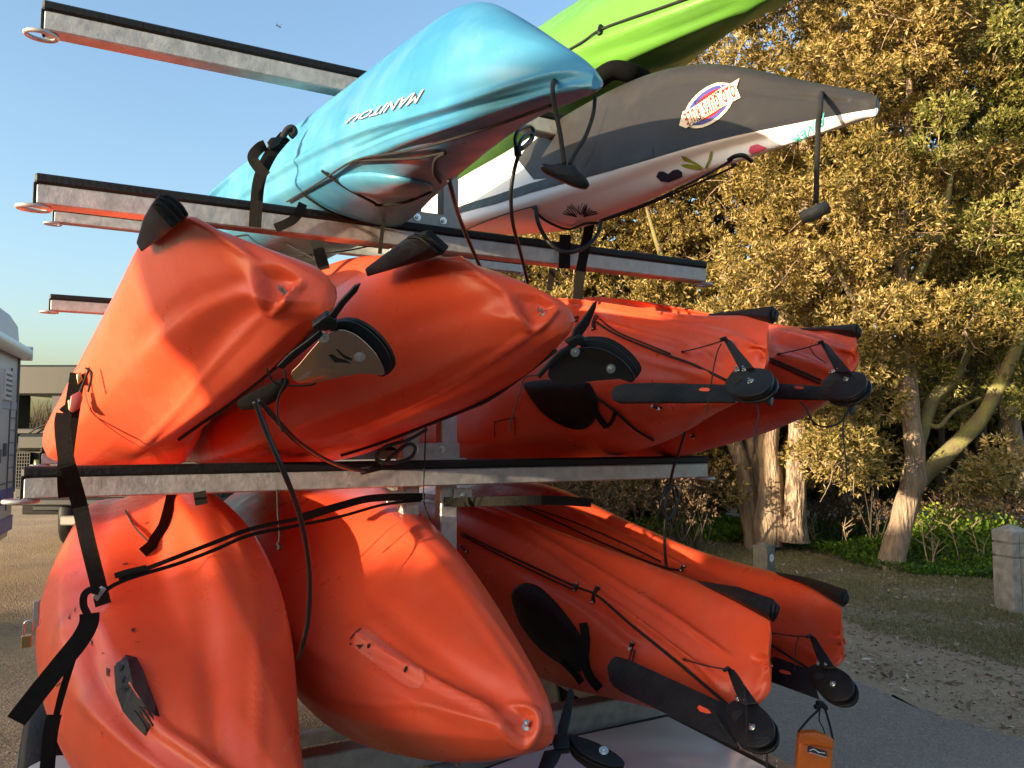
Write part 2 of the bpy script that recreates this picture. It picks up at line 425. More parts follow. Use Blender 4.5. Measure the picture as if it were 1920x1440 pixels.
hA,bA=hull('hull',lines,FAR,M['orange'],kA,sm=28,
 strokes=[([(466,522),(420,541),(365,563),(295,608),(250,650)],26,-.008),([(498,588),(430,655),(328,775),(262,838)],11,.006),([(480,498),(472,522),(484,560),(506,592)],11,.007),([(355,408),(420,448),(474,484)],10,.006),([(506,593),(535,566),(568,528)],9,.009)],
 polys=[([(482,505),(526,496),(566,524),(508,586),(486,552)],-.016,16)])
bolt('bolt',*hit(bA,536,550,.0),.0065,M['steel'],kA,.012)
# ---------------- B: second boat of the middle tier
kB=thing('kayak','orange kayak on its side in the centre of the middle tier, left of the post','kayak',L(.8,1.5,0),OR)
lines=[
 [(1040,590,-.95),(985,555,-.92),(835,478,-.8),(700,500,-.5),(600,560,-.1),(500,640,.4),(440,690,.9)],
 [(1052,572,-.95),(1000,536,-.92),(870,488,-.76),(740,480,-.4),(680,480,0),(600,500,.4),(520,560,.9)],
 [(1062,574,-.95),(1047,560,-.92),(930,530,-.76),(840,520,-.4),(780,520,0),(680,540,.4),(600,580,.9)],
 [(1072,588,-.95),(1070,588,-.92),(990,575,-.76),(900,570,-.4),(830,580,0),(740,600,.4),(650,640,.9)],
 [(1075,604,-.95),(1075,606,-.92),(1020,625,-.78),(930,640,-.45),(850,660,0),(760,690,.4),(660,720,.9)],
 [(1068,622,-.95),(1066,628,-.92),(1010,665,-.78),(930,715,-.5),(850,760,-.05),(760,790,.4),(660,800,.9)],
 [(1055,632,-.95),(1037,659,-.9),(985,707,-.78),(900,757,-.55),(800,797,-.2),(690,852,.15),(600,868,.9)],
 [(1040,632,-.95),(1000,655,-.9),(925,710,-.78),(800,770,-.55),(660,822,-.2),(520,872,.15),(450,872,.9)],
 [(1030,620,-.95),(970,640,-.9),(880,660,-.8),(740,735,-.55),(580,790,-.2),(430,855,.15),(376,868,.9)],
 [(1030,605,-.95),(955,600,-.92),(855,575,-.8),(720,620,-.55),(560,690,-.2),(420,780,.15),(380,800,.9)],
]
hB,bB=hull('hull',lines,FAR,M['orange'],kB,sm=28,
 strokes=[([(952,560),(880,582),(800,600),(720,630)],34,-.007),([(997,624),(930,668),(820,735),(640,808),(480,850)],12,.006),([(842,474),(900,515),(955,553)],11,.010),([(955,556),(968,590),(995,622)],10,.010),([(997,624),(1025,604),(1048,577)],9,.009)],
 polys=[([(962,562),(968,548),(1010,548),(1046,574),(998,618),(975,590)],-.015,15)])
bolt('bolt',*hit(bB,1017,589,.0),.0065,M['steel'],kB,.012)
# ---------------- C: inner right boat of the middle tier
kC=thing('kayak','orange kayak with black oval hatch, just right of the post on the middle tier','kayak',L(1.5,1.5,0),OR)
lines=[
 [(1440,600,-1.06),(1434,596,-1.02),(1385,590,-.85),(1300,592,-.6),(1190,576,-.25),(1090,562,.1),(1000,560,.5)],
 [(1442,630,-1.06),(1420,634,-1.02),(1366,625,-.88),(1300,610,-.62),(1195,590,-.25),(1090,572,.1),(1000,570,.5)],
 [(1437,648,-1.06),(1408,655,-1.02),(1345,655,-.9),(1270,640,-.62),(1170,612,-.25),(1065,600,.1),(975,590,.5)],
 [(1442,664,-1.06),(1403,690,-1.02),(1335,690,-.9),(1250,690,-.6),(1140,670,-.25),(1020,660,.1),(930,650,.5)],
 [(1441,682,-1.06),(1394,730,-1.02),(1325,722,-.9),(1240,735,-.6),(1110,735,-.2),(970,735,.15),(890,740,.5)],
 [(1433,692,-1.06),(1388,745,-1.02),(1320,760,-.85),(1245,785,-.55),(1140,808,-.15),(960,830,.15),(868,830,.5)],
 [(1434,691,-1.06),(1396,748,-1.02),(1332,778,-.8),(1286,810,-.5),(1220,838,-.15),(1100,866,.15),(900,864,.5)],
 [(1438,682,-1.06),(1420,735,-0.99),(1370,755,-.8),(1320,780,-.5),(1260,800,-.15),(1170,830,.15),(1010,845,.5)],
 [(1439,660,-1.06),(1440,690,-0.98),(1420,700,-.8),(1370,710,-.5),(1300,720,-.15),(1220,730,.15),(1080,740,.5)],
 [(1437,628,-1.06),(1440,640,-0.98),(1438,640,-.8),(1390,640,-.5),(1300,640,-.15),(1200,640,.15),(1080,640,.5)],
]
hC,bC=hull('hull',lines,FAR,M['orange'],kC,capn=.1,
 strokes=[([(1080,568),(1190,590),(1300,613),(1366,630),(1430,655)],12,.010),([(1120,640),(1200,668),(1280,690),(1340,705)],20,.012),([(1110,590),(1180,612),(1290,645),(1350,690)],12,-.010),
  ([(1275,655),(1300,665)],12,-.012),([(1130,740),(1240,735),(1370,735)],26,-.014),([(1405,655),(1425,660),(1432,672)],10,-.014)])
# ---------------- D: outer right boat of the middle tier
kD=thing('kayak','orange kayak furthest right on the middle tier, behind the one with the hatch','kayak',L(1.9,1.5,0),OR)
lines=[
 [(1605,624,-1.02),(1600,620,-0.98),(1555,615,-.8),(1497,613,-.6),(1400,600,-.3),(1280,577,0),(1180,562,.4),(1092,556,.8)],
 [(1606,640,-1.02),(1588,648,-0.98),(1540,640,-.82),(1470,622,-.62),(1390,612,-.3),(1280,590,0),(1180,575,.4),(1080,570,.8)],
 [(1602,653,-1.02),(1580,668,-0.98),(1530,662,-.84),(1450,645,-.62),(1350,630,-.3),(1240,620,0),(1140,600,.4),(1040,600,.8)],
 [(1609,666,-1.02),(1574,700,-0.98),(1510,690,-.84),(1430,680,-.62),(1330,680,-.3),(1210,680,0),(1100,670,.4),(1010,670,.8)],
 [(1610,682,-1.02),(1562,730,-0.98),(1490,725,-.8),(1400,735,-.6),(1300,740,-.3),(1180,740,0),(1080,740,.4),(990,740,.8)],
 [(1604,694,-1.02),(1552,742,-0.98),(1490,760,-.8),(1400,790,-.55),(1320,812,-.25),(1200,830,.05),(1080,830,.4),(980,830,.8)],
 [(1605,692,-1.02),(1560,745,-0.98),(1500,785,-.75),(1424,816,-.5),(1340,840,-.2),(1245,862,.05),(1120,862,.4),(1000,858,.8)],
 [(1607,684,-1.02),(1585,730,-0.95),(1550,760,-.75),(1490,785,-.5),(1420,805,-.2),(1350,820,.05),(1230,830,.4),(1100,830,.8)],
 [(1607,662,-1.02),(1606,690,-0.94),(1600,700,-.75),(1550,710,-.5),(1480,720,-.2),(1400,730,.05),(1270,740,.4),(1130,740,.8)],
 [(1603,638,-1.02),(1604,650,-0.94),(1603,655,-.75),(1570,660,-.5),(1490,650,-.2),(1400,640,.05),(1260,640,.4),(1120,640,.8)],
]
hD,bD=hull('hull',lines,FAR,M['orange'],kD,capn=.1,
 strokes=[([(1450,620),(1530,640),(1600,662)],11,.009),([(1450,665),(1520,680),(1570,700)],18,.012),([(1455,640),(1500,655),(1560,682)],12,-.010),([(1572,662),(1592,668),(1600,680)],9,-.012),([(1150,565),(1270,588),(1340,600)],10,-.012)])
# ---------------- F: inner right boat of the lower tier
kF=thing('kayak','orange kayak right of the post on the lower tier, its rudder above the white lid','kayak',L(1.4,.75,0),OR)
lines=[
 [(1444,1168,-1.09),(1436,1156,-1.05),(1370,1115,-.85),(1300,1088,-.6),(1178,1043,-.25),(1061,1002,.1),(930,952,.6)],
 [(1447,1185,-1.09),(1425,1220,-1.05),(1350,1190,-.9),(1260,1135,-.62),(1150,1070,-.25),(1040,1010,.1),(915,960,.6)],
 [(1442,1212,-1.09),(1415,1262,-1.05),(1345,1235,-.95),(1240,1165,-.65),(1130,1095,-.25),(1010,1030,.1),(890,965,.6)],
 [(1440,1230,-1.09),(1408,1290,-1.05),(1325,1265,-.95),(1225,1195,-.65),(1110,1120,-.25),(990,1055,.1),(870,990,.6)],
 [(1445,1265,-1.09),(1396,1318,-1.05),(1310,1300,-.92),(1200,1235,-.65),(1085,1170,-.25),(960,1110,.1),(860,1050,.6)],
 [(1444,1300,-1.09),(1380,1330,-1.05),(1300,1335,-.85),(1190,1285,-.6),(1080,1240,-.25),(960,1180,.1),(850,1120,.6)],
 [(1444,1300,-1.09),(1392,1342,-1.05),(1310,1350,-.8),(1215,1325,-.5),(1105,1300,-.2),(1010,1272,.1),(900,1220,.6)],
 [(1443,1280,-1.09),(1420,1330,-1.02),(1370,1350,-.75),(1290,1330,-.45),(1200,1300,-.15),(1100,1270,.15),(980,1225,.6)],
 [(1440,1230,-1.09),(1443,1260,-1.01),(1425,1290,-.75),(1360,1260,-.45),(1270,1220,-.15),(1170,1180,.15),(1040,1130,.6)],
 [(1443,1190,-1.09),(1445,1200,-1.01),(1438,1190,-.75),(1380,1160,-.45),(1290,1120,-.15),(1180,1080,.15),(1040,1030,.6)],
]
hF,bF=hull('hull',lines,FAR,M['orange'],kF,capn=.1,
 strokes=[([(940,965),(1050,1030),(1153,1090),(1265,1160),(1375,1238)],11,.010),([(1142,1118),(1251,1198),(1330,1262),(1362,1310)],12,.010),([(1040,1035),(1130,1105),(1230,1180),(1320,1245)],10,-.008),
  ([(960,1060),(1100,1130),(1200,1210)],20,-.012),([(1410,1235),(1430,1238),(1440,1255)],12,-.016),([(1282,1240),(1300,1252)],10,-.012)])
# ---------------- G: outer right boat of the lower tier
kG=thing('kayak','orange kayak furthest right on the lower tier, an orange pouch hanging from its rudder','kayak',L(1.9,.75,0),OR)
lines=[
 [(1577,1142,-1.02),(1570,1134,-0.98),(1500,1090,-.75),(1446,1070,-.6),(1329,1040,-.3),(1220,995,0),(1142,960,.3),(1045,912,.8)],
 [(1578,1162,-1.02),(1562,1180,-0.98),(1490,1160,-.8),(1400,1112,-.6),(1300,1066,-.3),(1195,1015,0),(1110,975,.3),(1015,925,.8)],
 [(1579,1190,-1.02),(1556,1208,-0.98),(1480,1190,-.82),(1385,1140,-.6),(1280,1085,-.3),(1170,1035,0),(1080,990,.3),(985,940,.8)],
 [(1577,1206,-1.02),(1552,1230,-0.98),(1470,1215,-.84),(1370,1165,-.6),(1265,1105,-.3),(1150,1060,0),(1060,1010,.3),(960,955,.8)],
 [(1583,1225,-1.02),(1544,1248,-0.98),(1455,1240,-.8),(1355,1195,-.6),(1240,1150,-.3),(1130,1110,0),(1030,1060,.3),(940,1000,.8)],
 [(1583,1240,-1.02),(1532,1258,-0.98),(1440,1265,-.75),(1340,1240,-.5),(1240,1225,-.2),(1130,1200,.1),(1030,1160,.4),(940,1100,.9)],
 [(1582,1240,-1.02),(1545,1262,-0.98),(1460,1275,-.7),(1370,1265,-.45),(1280,1250,-.15),(1180,1230,.1),(1080,1200,.4),(980,1150,.9)],
 [(1580,1225,-1.02),(1568,1256,-0.95),(1510,1270,-.7),(1440,1265,-.45),(1360,1240,-.15),(1270,1200,.1),(1180,1180,.4),(1080,1130,.9)],
 [(1576,1200,-1.02),(1583,1235,-0.94),(1570,1220,-.7),(1520,1190,-.45),(1430,1170,-.15),(1330,1120,.1),(1230,1090,.4),(1110,1050,.9)],
 [(1576,1165,-1.02),(1580,1175,-0.94),(1575,1150,-.7),(1530,1130,-.45),(1430,1090,-.15),(1320,1050,.1),(1220,1010,.4),(1110,960,.9)],
]
hG,bG=hull('hull',lines,FAR,M['orange'],kG,capn=.1,
 strokes=[([(1060,950),(1180,1015),(1300,1072),(1400,1122),(1500,1178)],10,.008),([(1450,1195),(1510,1215),(1545,1240)],14,.010),([(1558,1190),(1572,1196),(1576,1210)],10,-.014)])
# ---------------- H: lower tier, centre, bottom to the camera
kH=thing('kayak','orange kayak centre of the lower tier, keel with a pale unplated patch','kayak',L(.8,.75,0),OR)
lines=[
 [(1000,1362,-1.05),(965,1330,-1.0),(830,1272,-.82),(690,1205,-.5),(595,1110,-.1),(535,1010,.4),(480,965,.9)],
 [(1015,1350,-1.05),(985,1290,-1.0),(890,1210,-.82),(770,1130,-.5),(680,1045,-.1),(620,955,.4),(560,915,.9)],
 [(1028,1345,-1.05),(1012,1290,-1.0),(942,1180,-.82),(850,1075,-.5),(755,980,-.1),(690,930,.4),(650,905,.9)],
 [(1038,1355,-1.05),(1030,1305,-1.0),(974,1207,-.82),(895,1075,-.5),(815,985,-.1),(750,930,.4),(700,900,.9)],
 [(1041,1372,-1.05),(1036,1345,-1.0),(975,1260,-.8),(890,1160,-.45),(810,1060,0),(750,1000,.4),(700,960,.9)],
 [(1038,1390,-1.05),(1025,1385,-1.0),(960,1365,-.8),(860,1310,-.45),(770,1230,0),(710,1150,.4),(680,1100,.9)],
 [(1026,1402,-1.05),(995,1414,-1.0),(910,1430,-.8),(780,1415,-.45),(680,1340,0),(640,1260,.4),(620,1200,.9)],
 [(1012,1404,-1.05),(945,1420,-1.0),(850,1430,-.82),(690,1408,-.5),(580,1340,-.1),(540,1260,.4),(520,1200,.9)],
 [(1000,1396,-1.05),(910,1385,-1.0),(780,1375,-.82),(620,1345,-.5),(515,1260,-.1),(470,1170,.4),(430,1110,.9)],
 [(994,1382,-1.05),(905,1345,-1.0),(780,1320,-.82),(630,1265,-.5),(525,1170,-.1),(475,1070,.4),(425,1020,.9)],
]
hH,bH=hull('hull',lines,FAR,M['orange'],kH,sm=45,
 strokes=[([(655,1185),(730,1232),(800,1272),(860,1306),(935,1345)],[20,18,15,13,14],.017),([(945,1328),(985,1325),(1008,1340),(1008,1370),(985,1398),(950,1380),(935,1350)],11,.010),([(700,1120),(780,1195),(870,1265),(940,1305)],30,-.008),([(760,1000),(850,1090),(930,1205),(985,1290)],14,.004),([(560,1235),(680,1280),(780,1335),(900,1380)],30,-.006),([(600,1300),(680,1318),(760,1322),(820,1322)],9,.005)],
 polys=[([(945,1345),(985,1332),(1003,1350),(1000,1375),(982,1390),(955,1372)],-.012,12)])
bolt('bolt',*hit(bH,988,1362,.0),.006,M['steel'],kH,.012)
# ---------------- I: lower tier, left
kI=thing('kayak','orange kayak leftmost on the lower tier, black slotted skid plate on its keel','kayak',L(.3,.75,0),OR)
lines=[
 [(560,1580,-1.05),(500,1520,-1.0),(380,1425,-.85),(262,1300,-.6),(205,1170,-.3),(200,1050,.1),(200,980,.6)],
 [(575,1560,-1.05),(540,1480,-1.0),(460,1350,-.8),(360,1230,-.5),(310,1120,-.2),(290,1020,.2),(280,950,.6)],
 [(585,1550,-1.05),(570,1480,-1.0),(530,1340,-.8),(470,1180,-.5),(400,1060,-.2),(350,960,.2),(330,925,.6)],
 [(592,1550,-1.05),(580,1500,-1.0),(558,1380,-.75),(552,1190,-.42),(505,1040,-.1),(445,960,.25),(400,925,.6)],
 [(598,1560,-1.05),(590,1520,-1.0),(550,1420,-.75),(550,1300,-.42),(520,1150,-.1),(460,1040,.25),(420,980,.6)],
 [(598,1580,-1.05),(585,1570,-1.0),(540,1530,-.75),(500,1450,-.42),(470,1350,-.1),(430,1250,.25),(400,1180,.6)],
 [(588,1600,-1.05),(560,1620,-1.0),(450,1640,-.75),(350,1580,-.45),(300,1480,-.1),(260,1380,.25),(250,1300,.6)],
 [(575,1605,-1.05),(500,1630,-1.0),(350,1630,-.8),(200,1540,-.5),(120,1420,-.15),(80,1300,.25),(90,1200,.6)],
 [(560,1602,-1.05),(450,1590,-1.0),(290,1540,-.8),(150,1440,-.5),(75,1300,-.15),(63,1175,.25),(90,1080,.6)],
 [(555,1592,-1.05),(450,1545,-1.0),(300,1460,-.82),(175,1350,-.55),(115,1210,-.25),(110,1080,.15),(140,985,.6)],
]
hI,bI=hull('hull',lines,FAR,M['orange'],kI,sm=45,
 strokes=[([(245,1270),(275,1330),(310,1375),(360,1410),(450,1470)],[18,18,18,20,22],.016),([(165,1145),(200,1200),(225,1250)],16,.006),([(340,960),(372,1080),(390,1200),(402,1330),(420,1440)],40,-.009),([(425,960),(470,1070),(485,1200),(484,1350),(478,1450)],14,.005),([(170,1170),(178,1260),(220,1330),(280,1400)],22,-.009),([(125,1290),(190,1350),(260,1410),(330,1460)],13,.007)])
# ---------------- J: blue touring kayak, upside down on the upper tier
kJ=thing('kayak','blue kayak upside down on the upper tier, white upside-down lettering on its side','kayak',L(.8,2.26,0))
lines=[
 [(1118,140,-1.38),(1100,112,-1.33),(1001,51,-1.2),(930,6,-1.05),(870,8,-.9),(790,62,-.7),(690,140,-.3),(560,240,.3),(394,361,1.3)],
 [(1112,138,-1.38),(1085,112,-1.33),(960,62,-1.22),(870,45,-1.1),(800,75,-.92),(725,125,-.7),(640,190,-.3),(525,272,.3),(395,375,1.3)],
 [(1108,142,-1.38),(1067,134,-1.33),(940,120,-1.22),(840,130,-1.1),(770,160,-.92),(690,200,-.7),(610,250,-.3),(500,315,.3),(395,395,1.3)],
 [(1106,150,-1.38),(1060,152,-1.33),(950,175,-1.22),(860,195,-1.1),(780,220,-.92),(700,250,-.7),(610,295,-.3),(500,350,.3),(400,420,1.3)],
 [(1106,162,-1.38),(1055,170,-1.33),(955,200,-1.2),(870,225,-1.08),(785,250,-.9),(700,282,-.65),(610,325,-.3),(500,380,.3),(410,450,1.3)],
 [(1112,170,-1.38),(1080,178,-1.33),(985,215,-1.18),(900,262,-1.0),(820,300,-.8),(740,345,-.55),(660,380,-.2),(560,425,.3),(470,480,1.3)],
 [(1120,170,-1.38),(1100,182,-1.33),(1010,217,-1.15),(935,268,-.95),(870,320,-.7),(812,368,-.4),(762,418,-.1),(690,455,.4),(600,490,1.3)],
 [(1127,162,-1.38),(1127,166,-1.33),(1070,180,-1.15),(990,200,-.95),(920,240,-.7),(850,290,-.4),(790,350,0),(720,380,.4),(620,420,1.3)],
 [(1127,152,-1.38),(1128,146,-1.33),(1075,105,-1.15),(1010,80,-.95),(930,90,-.7),(850,140,-.4),(780,210,0),(680,280,.4),(560,370,1.3)],
]
M['blue']=plastic('blue_plastic',(.075,.26,.37),(.03,.18,.34),(.28,.42,.46),.34,.2)
hJ,bJ=hull('hull',lines,[(.7,1.05,(0,0)),(1.4,.95,(0,0)),(2.1,.6,(0,-.03)),(2.6,.15,(0,-.08))],M['blue'],kJ,crisp=.2,
 strokes=[([(1110,135),(1040,142),(965,160),(877,187),(782,216),(691,242),(600,280),(500,335),(430,380)],11,.010),([(1100,160),(1030,172),(928,204),(850,232),(746,268),(640,315)],10,.007),([(1060,158),(965,182),(860,210),(746,245),(640,290)],8,-.006)])
# ---------------- K: white and black kayak
kK=thing('kayak','white kayak with black upturned bottom, colourful stickers and a hanging grey toggle','kayak',L(1.5,2.26,0))
lines=[
 [(1642,180,-1.32),(1615,170,-1.28),(1493,149,-1.05),(1348,117,-.8),(1220,135,-.5),(1080,205,-.1),(946,290,.5),(862,335,1.1)],
 [(1640,188,-1.32),(1600,182,-1.28),(1480,172,-1.07),(1335,165,-.82),(1200,190,-.52),(1060,250,-.1),(930,315,.5),(850,355,1.1)],
 [(1639,197,-1.32),(1595,200,-1.28),(1475,222,-1.07),(1325,245,-.82),(1185,285,-.52),(1040,325,-.1),(910,370,.5),(830,400,1.1)],
 [(1638,205,-1.32),(1592,212,-1.28),(1470,236,-1.07),(1320,268,-.82),(1178,312,-.52),(1032,350,-.1),(900,392,.5),(822,418,1.1)],
 [(1638,213,-1.32),(1590,224,-1.28),(1468,252,-1.05),(1320,290,-.8),(1180,335,-.5),(1035,378,-.1),(905,415,.5),(825,435,1.1)],
 [(1640,219,-1.32),(1600,230,-1.275),(1470,274,-1.055),(1335,320,-.80),(1215,375,-.5),(1085,432,-.09),(960,440,.5),(880,448,1.1)],
 [(1644,216,-1.32),(1625,224,-1.27),(1510,258,-1.0),(1380,296,-.73),(1270,340,-.4),(1150,395,0),(1020,420,.5),(930,430,1.1)],
 [(1646,205,-1.32),(1645,204,-1.26),(1570,215,-.95),(1440,240,-.65),(1320,280,-.3),(1190,340,0),(1060,380,.5),(960,390,1.1)],
 [(1645,190,-1.32),(1644,184,-1.26),(1560,175,-.95),(1450,170,-.65),(1320,200,-.3),(1180,260,0),(1040,320,.5),(940,350,1.1)],
]
lines_K=lines
hK,bK=hull('hull',lines,[(.6,1.05,(0,0)),(1.2,1.0,(0,0)),(1.9,.7,(0,-.03)),(2.5,.15,(0,-.08))],M['white'],kK,crisp=.25,
 strokes=[([(1600,192),(1493,182),(1400,170),(1330,150),(1220,160)],9,-.005)])
# ---------------- L: green kayak
kL=thing('kayak','bright green kayak high at the top, behind the blue one','kayak',L(1.9,2.76,0))
lines=[
 [(2000,-430,-1.25),(1850,-360,-1.05),(1600,-260,-.8),(1360,-150,-.4),(1150,-40,.1),(980,70,.7),(860,170,1.4)],
 [(1985,-420,-1.25),(1780,-300,-1.07),(1500,-160,-.82),(1240,-50,-.4),(1040,55,.1),(890,160,.7),(800,230,1.4)],
 [(1980,-405,-1.25),(1750,-220,-1.07),(1460,-70,-.82),(1200,40,-.4),(1010,130,.1),(880,220,.7),(800,280,1.4)],
 [(1985,-395,-1.25),(1760,-170,-1.05),(1480,-15,-.8),(1225,90,-.4),(1040,180,.1),(900,262,.7),(820,320,1.4)],
 [(2000,-390,-1.25),(1800,-180,-1.03),(1530,-20,-.75),(1300,92,-.4),(1130,200,.1),(980,290,.7),(880,345,1.4)],
 [(2010,-395,-1.25),(1840,-220,-1.0),(1590,-60,-.7),(1370,50,-.35),(1220,180,.15),(1060,270,.7),(950,330,1.4)],
 [(2020,-410,-1.25),(1880,-280,-1.0),(1660,-150,-.7),(1450,-20,-.35),(1260,90,.15),(1080,190,.7),(960,270,1.4)],
 [(2012,-425,-1.25),(1880,-350,-1.02),(1650,-240,-.75),(1430,-120,-.4),(1230,0,.1),(1060,110,.7),(940,200,1.4)],
]
hL,bL=hull('hull',lines,[(.6,1.05,(0,0)),(1.3,.9,(0,0)),(2.0,.5,(0,-.03)),(2.4,.1,(0,-.06))],M['green'],kL,crisp=.55,
 strokes=[([(1060,100),(1180,55),(1300,10),(1400,-30)],14,.008),([(1150,140),(1290,100),(1420,10)],14,.010),([(1100,110),(1250,60),(1380,10)],14,-.006)])
# ------------------------------------------------------------------ trailer
tr=thing('boat_trailer','galvanised trailer rack whose padded crossbars carry the kayaks','trailer',L(1.1,0,1.0))
def crossbar(x0,x1,z,t,ring=True,rr=True,h=.0265,w=.026):
    c=L((x0+x1)/2,z,t)
    b=box('crossbar',c,XA*(x1-x0)/2,TA*w,ZA*h,M['galv'],tr,.004)
    pc=L((x0+x1)/2,z+h+.0142,t)
    box('rubber_pad',pc,XA*((x1-x0)/2+.004),TA*(w+.003),ZA*.0138,M['rubber'],b,.006)
    cap=L(x0-.003,z+.002,t); box('end_cap',cap,XA*.003,TA*(w-.001),ZA*(h+.001),M['rubber'],b,.001)
    for sx,xx,f in((-1,x0,ring),(1,x1,rr)):
        if f:
            cc=L(xx+sx*.006,z-h-.006,t); pts=[cc+XA*math.cos(a)*.036+TA*math.sin(a)*.026 for a in np.linspace(0,2*math.pi,14,endpoint=False)]
            tube('tie_ring',pts,.006,M['galv'],b,8,4,True)
    return b
Z1,Z2,Z3=1.465,2.218,2.68
def nb(xl): return xl
crossbar(0,2.2,Z1,0); crossbar(0,2.21,Z2,0); crossbar(0,2.2,Z3,0)
def xof(p): return (p-R0)@XA
p=P(102,408,2.0); crossbar(xof(p),xof(p)+2.6,p[2]-.0,2.0)
p=P(95,573,2.0); crossbar(xof(p),xof(p)+2.6,p[2],2.0)
p=P(78,860,2.0); crossbar(xof(p),xof(p)+2.5,p[2],2.0)
def post(x,t,z0,z1,w=.029):
    return box('post',L(x,(z0+z1)/2,t),XA*w,TA*.026,ZA*(z1-z0)/2,M['galv'],tr,.004)
for t in (.058,2.06):
    for x in (1.035,1.165): post(x,t,.55,Z3+.05)
# clamp plates with bolts, in front of the posts above each bar
for z in (Z1,Z2):
    pl=box('clamp_plate',L(1.10,z+.083,.027),XA*.098,TA*.004,ZA*.026,M['galv'],tr,.002)
    for x in (1.045,1.135):
        bolt('bolt',L(x,z+.088,.022),-TA,.008,M['steel'],pl,.007)
    box('foot_flange',L(1.10,z+.056,.02),XA*.115,TA*.014,ZA*.003,M['galv'],pl,.001)
for x in (.985,1.21):
    pl=box('clamp_plate',L(x,Z1-.062,.026),XA*.032,TA*.004,ZA*.022,M['galv'],tr,.002)
    bolt('bolt',L(x,Z1-.064,.021),-TA,.008,M['steel'],pl,.007)
# chassis: lower rails, bed with tread plate and pale lid
def rail(name,a,b,h,w,m=M['galv']):
    a=np.asarray(a);b=np.asarray(b);d=(b-a)/2; s=norm(np.cross(d,ZA)); return box(name,(a+b)/2,d,s*w,ZA*h,m,tr,.004)
ZB=.62
rail('chassis_rail',L(.0,.66,-.05),L(2.2,.66,-.05),.045,.035)
rail('chassis_rail',L(-.1,.66,2.0),L(2.2,.66,2.0),.045,.035)
rail('chassis_rail',L(.25,.56,-1.3),L(.25,.56,3.6),.05,.03); rail('chassis_rail',L(1.95,.56,-.5),L(1.95,.56,3.6),.05,.03)
rail('chassis_rail',L(1.1,.56,-1.0),L(1.1,.56,5.0),.05,.04)
M['tread']=mat('aluminium_tread_plate',(.5,.48,.46),.4,.75,color2=(.33,.31,.3),scale=10)
c=[GZ(880,1400,ZB),GZ(1240,1296,ZB),GZ(1500,1440,ZB),GZ(1800,1640,ZB),GZ(1200,1900,ZB),GZ(760,1600,ZB)]
bed=prism('tread_plate_bed',[q-ZA*.006 for q in c],[q-ZA*.03 for q in c],M['tread'],tr)
mb=MB()
r2=random.Random(3)
for i in range(70):
    for j in range(34):
        o=GZ(1240,1300,ZB)+(-TA*(.02+j*.026))+XA*(-.62+i*.026)
        px=proj(o)
        if not(860<px[0]<1496 and 1300<px[1]<1440) or (px[1]-1303)<(px[0]-1240)*.557: continue
        d=norm(XA+TA) if (i+j)%2 else norm(XA-TA); s=np.cross(d,ZA)
        mb.add([o-d*.011-ZA*.006,o-s*.0028-ZA*.006,o+d*.011-ZA*.006,o+s*.0028-ZA*.006,o-ZA*.003],[(0,1,4),(1,2,4),(2,3,4),(3,0,4)])
tag(mb.build('tread_studs',M['tread'],bed,False),kind='stuff')
M['lid']=mat('glossy_white_panel',(.82,.77,.77),.12,var=.1,scale=3)
lp=[(1083,1378),(1253,1342),(1432,1434),(1600,1540),(1250,1700),(800,1480)]
prism('locker_lid',[GZ(x,y,ZB+.03) for x,y in lp],[GZ(x,y,ZB+.03)-ZA*.032 for x,y in lp],M['lid'],tr,.006)
prism('locker_lid_rim',[GZ(x,y,ZB+.002) for x,y in [(1074,1380),(1254,1338),(1446,1434),(1620,1545),(1250,1720),(780,1485)]],[GZ(x,y,ZB+.002)-ZA*.006 for x,y in [(1074,1380),(1254,1338),(1446,1434),(1620,1545),(1250,1720),(780,1485)]],M['rubber'],tr)
# mudguard left corner, wheels
tag_w=None
def wheel(x,t):
    mb=MB(); c0=L(x,.3,t)
    prof=[(.0,.10),(.16,.10),(.17,.075),(.2,.085),(.27,.085),(.3,.06),(.3,-.06),(.27,-.085),(.2,-.085),(.0,-.085)]
    V=[];Fc=[];n=28
    for k in range(n):
        a=2*math.pi*k/n
        for r,o in prof: V.append(c0+XA*o+(TA*math.cos(a)+ZA*math.sin(a))*max(r,.001))
    m=len(prof)
    for k in range(n):
        for i in range(m-1): Fc.append((k*m+i,k*m+i+1,((k+1)%n)*m+i+1,((k+1)%n)*m+i))
    w=fixn(mk('wheel',V,Fc,M['rubber'],tr)); 
    mb=MB(); mb.add(*discg(c0-XA*.09,-XA,.16,.012,24)); mb.build('rim',M['galv'],w)
for x in (.0,2.2):
    for t in (1.1,1.8): wheel(x,t)
rail('axle',L(0,.3,1.1),L(2.2,.3,1.1),.025,.025); rail('axle',L(0,.3,1.8),L(2.2,.3,1.8),.025,.025)
pts=[P(x,y,-.55) for x,y in [(60,1450),(90,1424),(130,1412),(200,1408)]]
M['greyplastic']=mat('pale_grey_plastic',(.45,.45,.46),.4)
A=[GZ(x,y,.62) for x,y in [(50,1436),(95,1414),(330,1408),(420,1500),(60,1560)]]
prism('light_board',A,[q-ZA*.06 for q in A],M['greyplastic'],tr,.012)
